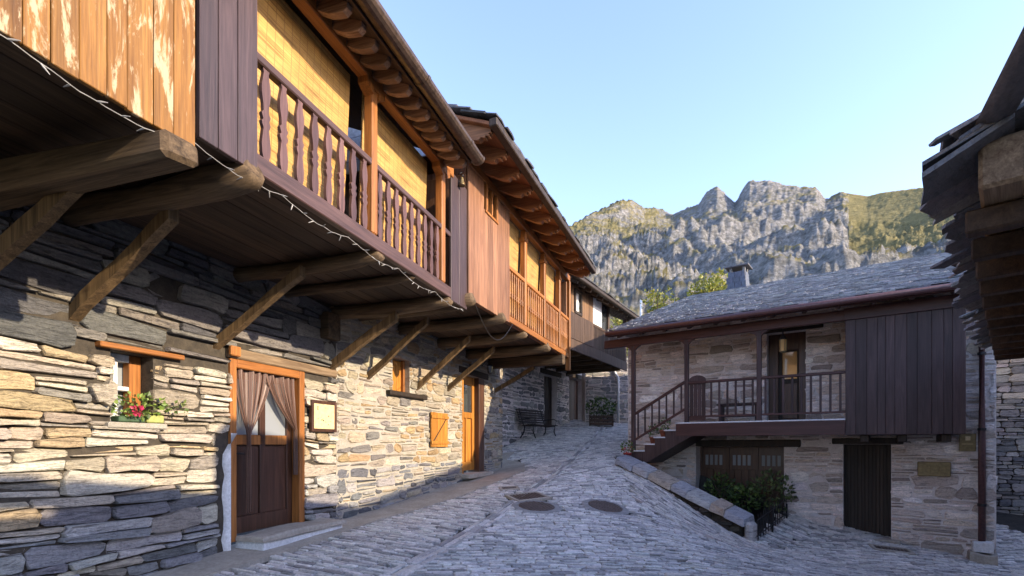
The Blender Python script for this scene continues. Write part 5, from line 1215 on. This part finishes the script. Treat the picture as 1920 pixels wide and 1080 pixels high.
while u > -LN:
    L = rn.uniform(.14, .3) if u < -.4 else .42; sag = .03 * u / LN * 2
    for lay in range(5):
        a = u - L * rn.uniform(.95, 1.1) + rn.uniform(-.02, .02) * (lay > 0); b = u - .004 + rn.uniform(-.02, .012) * (u < 0); w0 = rn.uniform(-.1, .05) - lay * .06 if u < -.4 else .0 - lay * .05; w1 = w0 - rn.uniform(.4, .6); z0 = zr_(w0) - .055 + lay * .026 + rn.uniform(-.02, .012) + sag; th = rn.uniform(.016, .036)
        z1 = zr_(w1) - .05 + lay * .026 + sag; mid = (a + b) / 2; k_ = [rn.uniform(-.045, .045) for _ in range(5)]
        V = [(a, w0 + k_[0], z0), (mid, w0 + k_[1] + .012, z0 + k_[4] * .3), (b, w0 + k_[2], z0), (b, w1, z1), (a, w1, z1)]; V += [(x, y, z + th) for x, y, z in V]
        HN.mb().add(V, [(0, 1, 2, 3, 4), (5, 6, 7, 8, 9), (0, 1, 6, 5), (1, 2, 7, 6), (2, 3, 8, 7), (3, 4, 9, 8), (4, 0, 5, 9)], jit(rn.choice(DC), .25, rn)).build('slate', 'slate', rfn)
    u -= L
roof_slates(HN, rfn, -LN, .02, -.12, zr_(-.12) + .05, -3.9, zr_(-3.9) + .05, random.Random(12), .25, (.25, .45), .02, 10, cols=DC)
HN.mb().box(-LN, -.12, -.47, -.27, zr_(-.3) - .3, zr_(-.3) - .03, .02).build('beam', 'old_u', rn_)
HN.mb().box(-LN, -.1, -.78, -.56, zr_(-.6) - .34, zr_(-.6) - .04, .02).build('beam', 'old_u', rn_)
k = -.45
while k > -LN:
    HN.mb().box(k - .06, k + .06, -1.0, -.2, zr_(-.3) - .45, zr_(-.3) - .31, .012).build('bracket', 'soffit', rn_); k -= .6
p0 = Vector((2.72, 2.95)); dd = Vector((-.51, -.86)); HX = Frame('neighbouring_house', tuple(p0), tuple(dd), -.9); tag(HX.root, 'house beside the street of which only one dark slab of the eave shows', 'house'); zx = E + 1.8
HX.mb().tube([(0, 0, zx), (.02, 0, zx - .03), (5.5, 0, zx - .03)], [.05, .075, .075], 12, c=(.12, .115, .115), wob=.3, flat=.5).build('eave_slab', 'slate', HX.root, True)
m = HX.mb(); zq = zx + .02; px_ = math.tan(rad(22))
m.hexa([(1.3, -.05, zq), (6.5, -.05, zq), (6.5, -3.2, zq + 3.15 * px_), (1.3, -3.2, zq + 3.15 * px_), (1.3, -.05, zq + .07), (6.5, -.05, zq + .07), (6.5, -3.2, zq + 3.15 * px_ + .07), (1.3, -3.2, zq + 3.15 * px_ + .07)], .01, (.08, .08, .085)); m.build('roof', 'slate', HX.root)
HX.mb().box(.4, 6.3, -6, -.7, -1.4, zq + .1).build('wall', 'plaster', HX.root)  # out of view; white so that it throws light back onto the lane

# ------------------------------------------------------------------ boundary wall past the corner, trees behind
FW = Frame('boundary_wall', (10.4, 13.1), (.807, -.591), -.9); tag(FW.root, 'tall shaded dry stone wall beyond the maroon downpipe', 'wall'); rn = random.Random(77)
wm = FW.mb().box(-.5, 6, -.5, 0, -1.2, E + 2.0).build('wall', 'dark_joint', FW.root)
masonry(FW, wm, lay_courses(-.5, 3.2, -.9, E + 2.0, [], [.09, .12, .16], (.2, .5), rn, .014, .3, .04), lambda u, z, rn: jit(rn.choice(((.27, .26, .25), (.18, .18, .18), (.34, .32, .29))), .2, rn), rn, (.02, .06), limit=150)
def tree(x, y, z0, top, r, lab, seed):
    rn = random.Random(seed); t = thing('tree', (x, y, z0)); tag(t, lab, 'tree', 'trees behind the slate roof'); h = top - z0
    tk = MB().tube([(0, 0, 0), (.15, .1, h * .3), (-.1, .15, h * .6), (.1, 0, h * .9)], [.32, .24, .15, .04], 9, wob=.2).build('trunk', 'old', t, True)
    m = MB()
    for i in range(9):
        a = rn.uniform(0, 6.28); z = h * rn.uniform(.35, .75); m.tube([(0, 0, z), (math.cos(a) * r * .5, math.sin(a) * r * .5, z + h * .1), (math.cos(a) * r * .85, math.sin(a) * r * .85, z + h * .2)], [.09, .06, .02], 6)
    m.build('limbs', 'old', tk); m = MB()
    for i in range(46):
        a = rn.uniform(0, 6.28); q = rn.uniform(0, 1) ** .5; zz = rn.uniform(.38, .95); k = math.sin(math.pi * min(1, (1.05 - zz) * 1.4)) * r
        leaves(m, (math.cos(a) * q * k, math.sin(a) * q * k, zz * h), (r * .33, r * .33, h * .07), 85, .26, [(.2, .21, .03), (.27, .26, .035), (.13, .15, .025), (.32, .3, .05)], rn)
    m.build('crown', 'leaf', t)
tree(16.3, 42, .0, E + 14.2, 2.1, 'yellow green tree showing beside the slate chimney', 1); tree(12.6, 45, .0, E + 13.3, 2.5, 'broad yellow green tree past the roof verge with a pale pole', 2); tree(11.6, 52, .0, E + 13.6, 2.2, 'yellow green tree between the far brown gallery and the slate roof', 3)
t = thing('pole', (11.6, 46, 0)); MB().tube([(0, 0, 0), (0, 0, 6), (0, 0, 14.4)], [.14, .12, .1], 8).build('shaft', 'white', t, True); tag(t, 'slim pale pole rising among the yellow green trees', 'pole')

HN.mb().box(-2.95, -1.65, -4.2, -3.6, zr_(-3.2), E + 4.0, .02, c=(.3, .28, .26)).build('chimney', 'stone', rn_)  # unseen chimney added to cast the stepped shadow over the brown door
HB = Frame('stone_house', (13.6, 6.9), (.0, -1), -1.6); tag(HB.root, 'unseen stone house added behind the slate eave to shade the lane', 'house')  # out of view, put in the gap to keep sun off the paving
HB.mb().box(0, 8, -6, 0, -1.6, E + 4.2).build('wall', 'mortar_grey', HB.root)
for sg in (0, 1):
    wA, wB_ = ((.5, -3.0), (-6.5, -3.0))[sg]; m = HB.mb(); m.hexa([(-.3, wA, E + 4.15), (8.3, wA, E + 4.15), (8.3, wB_, E + 6.5), (-.3, wB_, E + 6.5), (-.3, wA, E + 4.25), (8.3, wA, E + 4.25), (8.3, wB_, E + 6.6), (-.3, wB_, E + 6.6)], .01, (.15, .16, .18)); m.build('roof_slope', 'slate', HB.root)
for u in (0, 7.7): HB.mb().extr([(0, E + 4.2), (-3, E + 6.3), (-6, E + 4.2)], lambda a, b: (u, a, b), lambda a, b: (u + .3, a, b)).build('gable', 'mortar_grey', HB.root)
HB.mb().box(-3.9, -.02, -.4, 0, -1.6, E + 2.0, .03).build('shade_wall', 'mortar_grey', HB.root)  # unseen wall added to block the sun strip near the iron fence
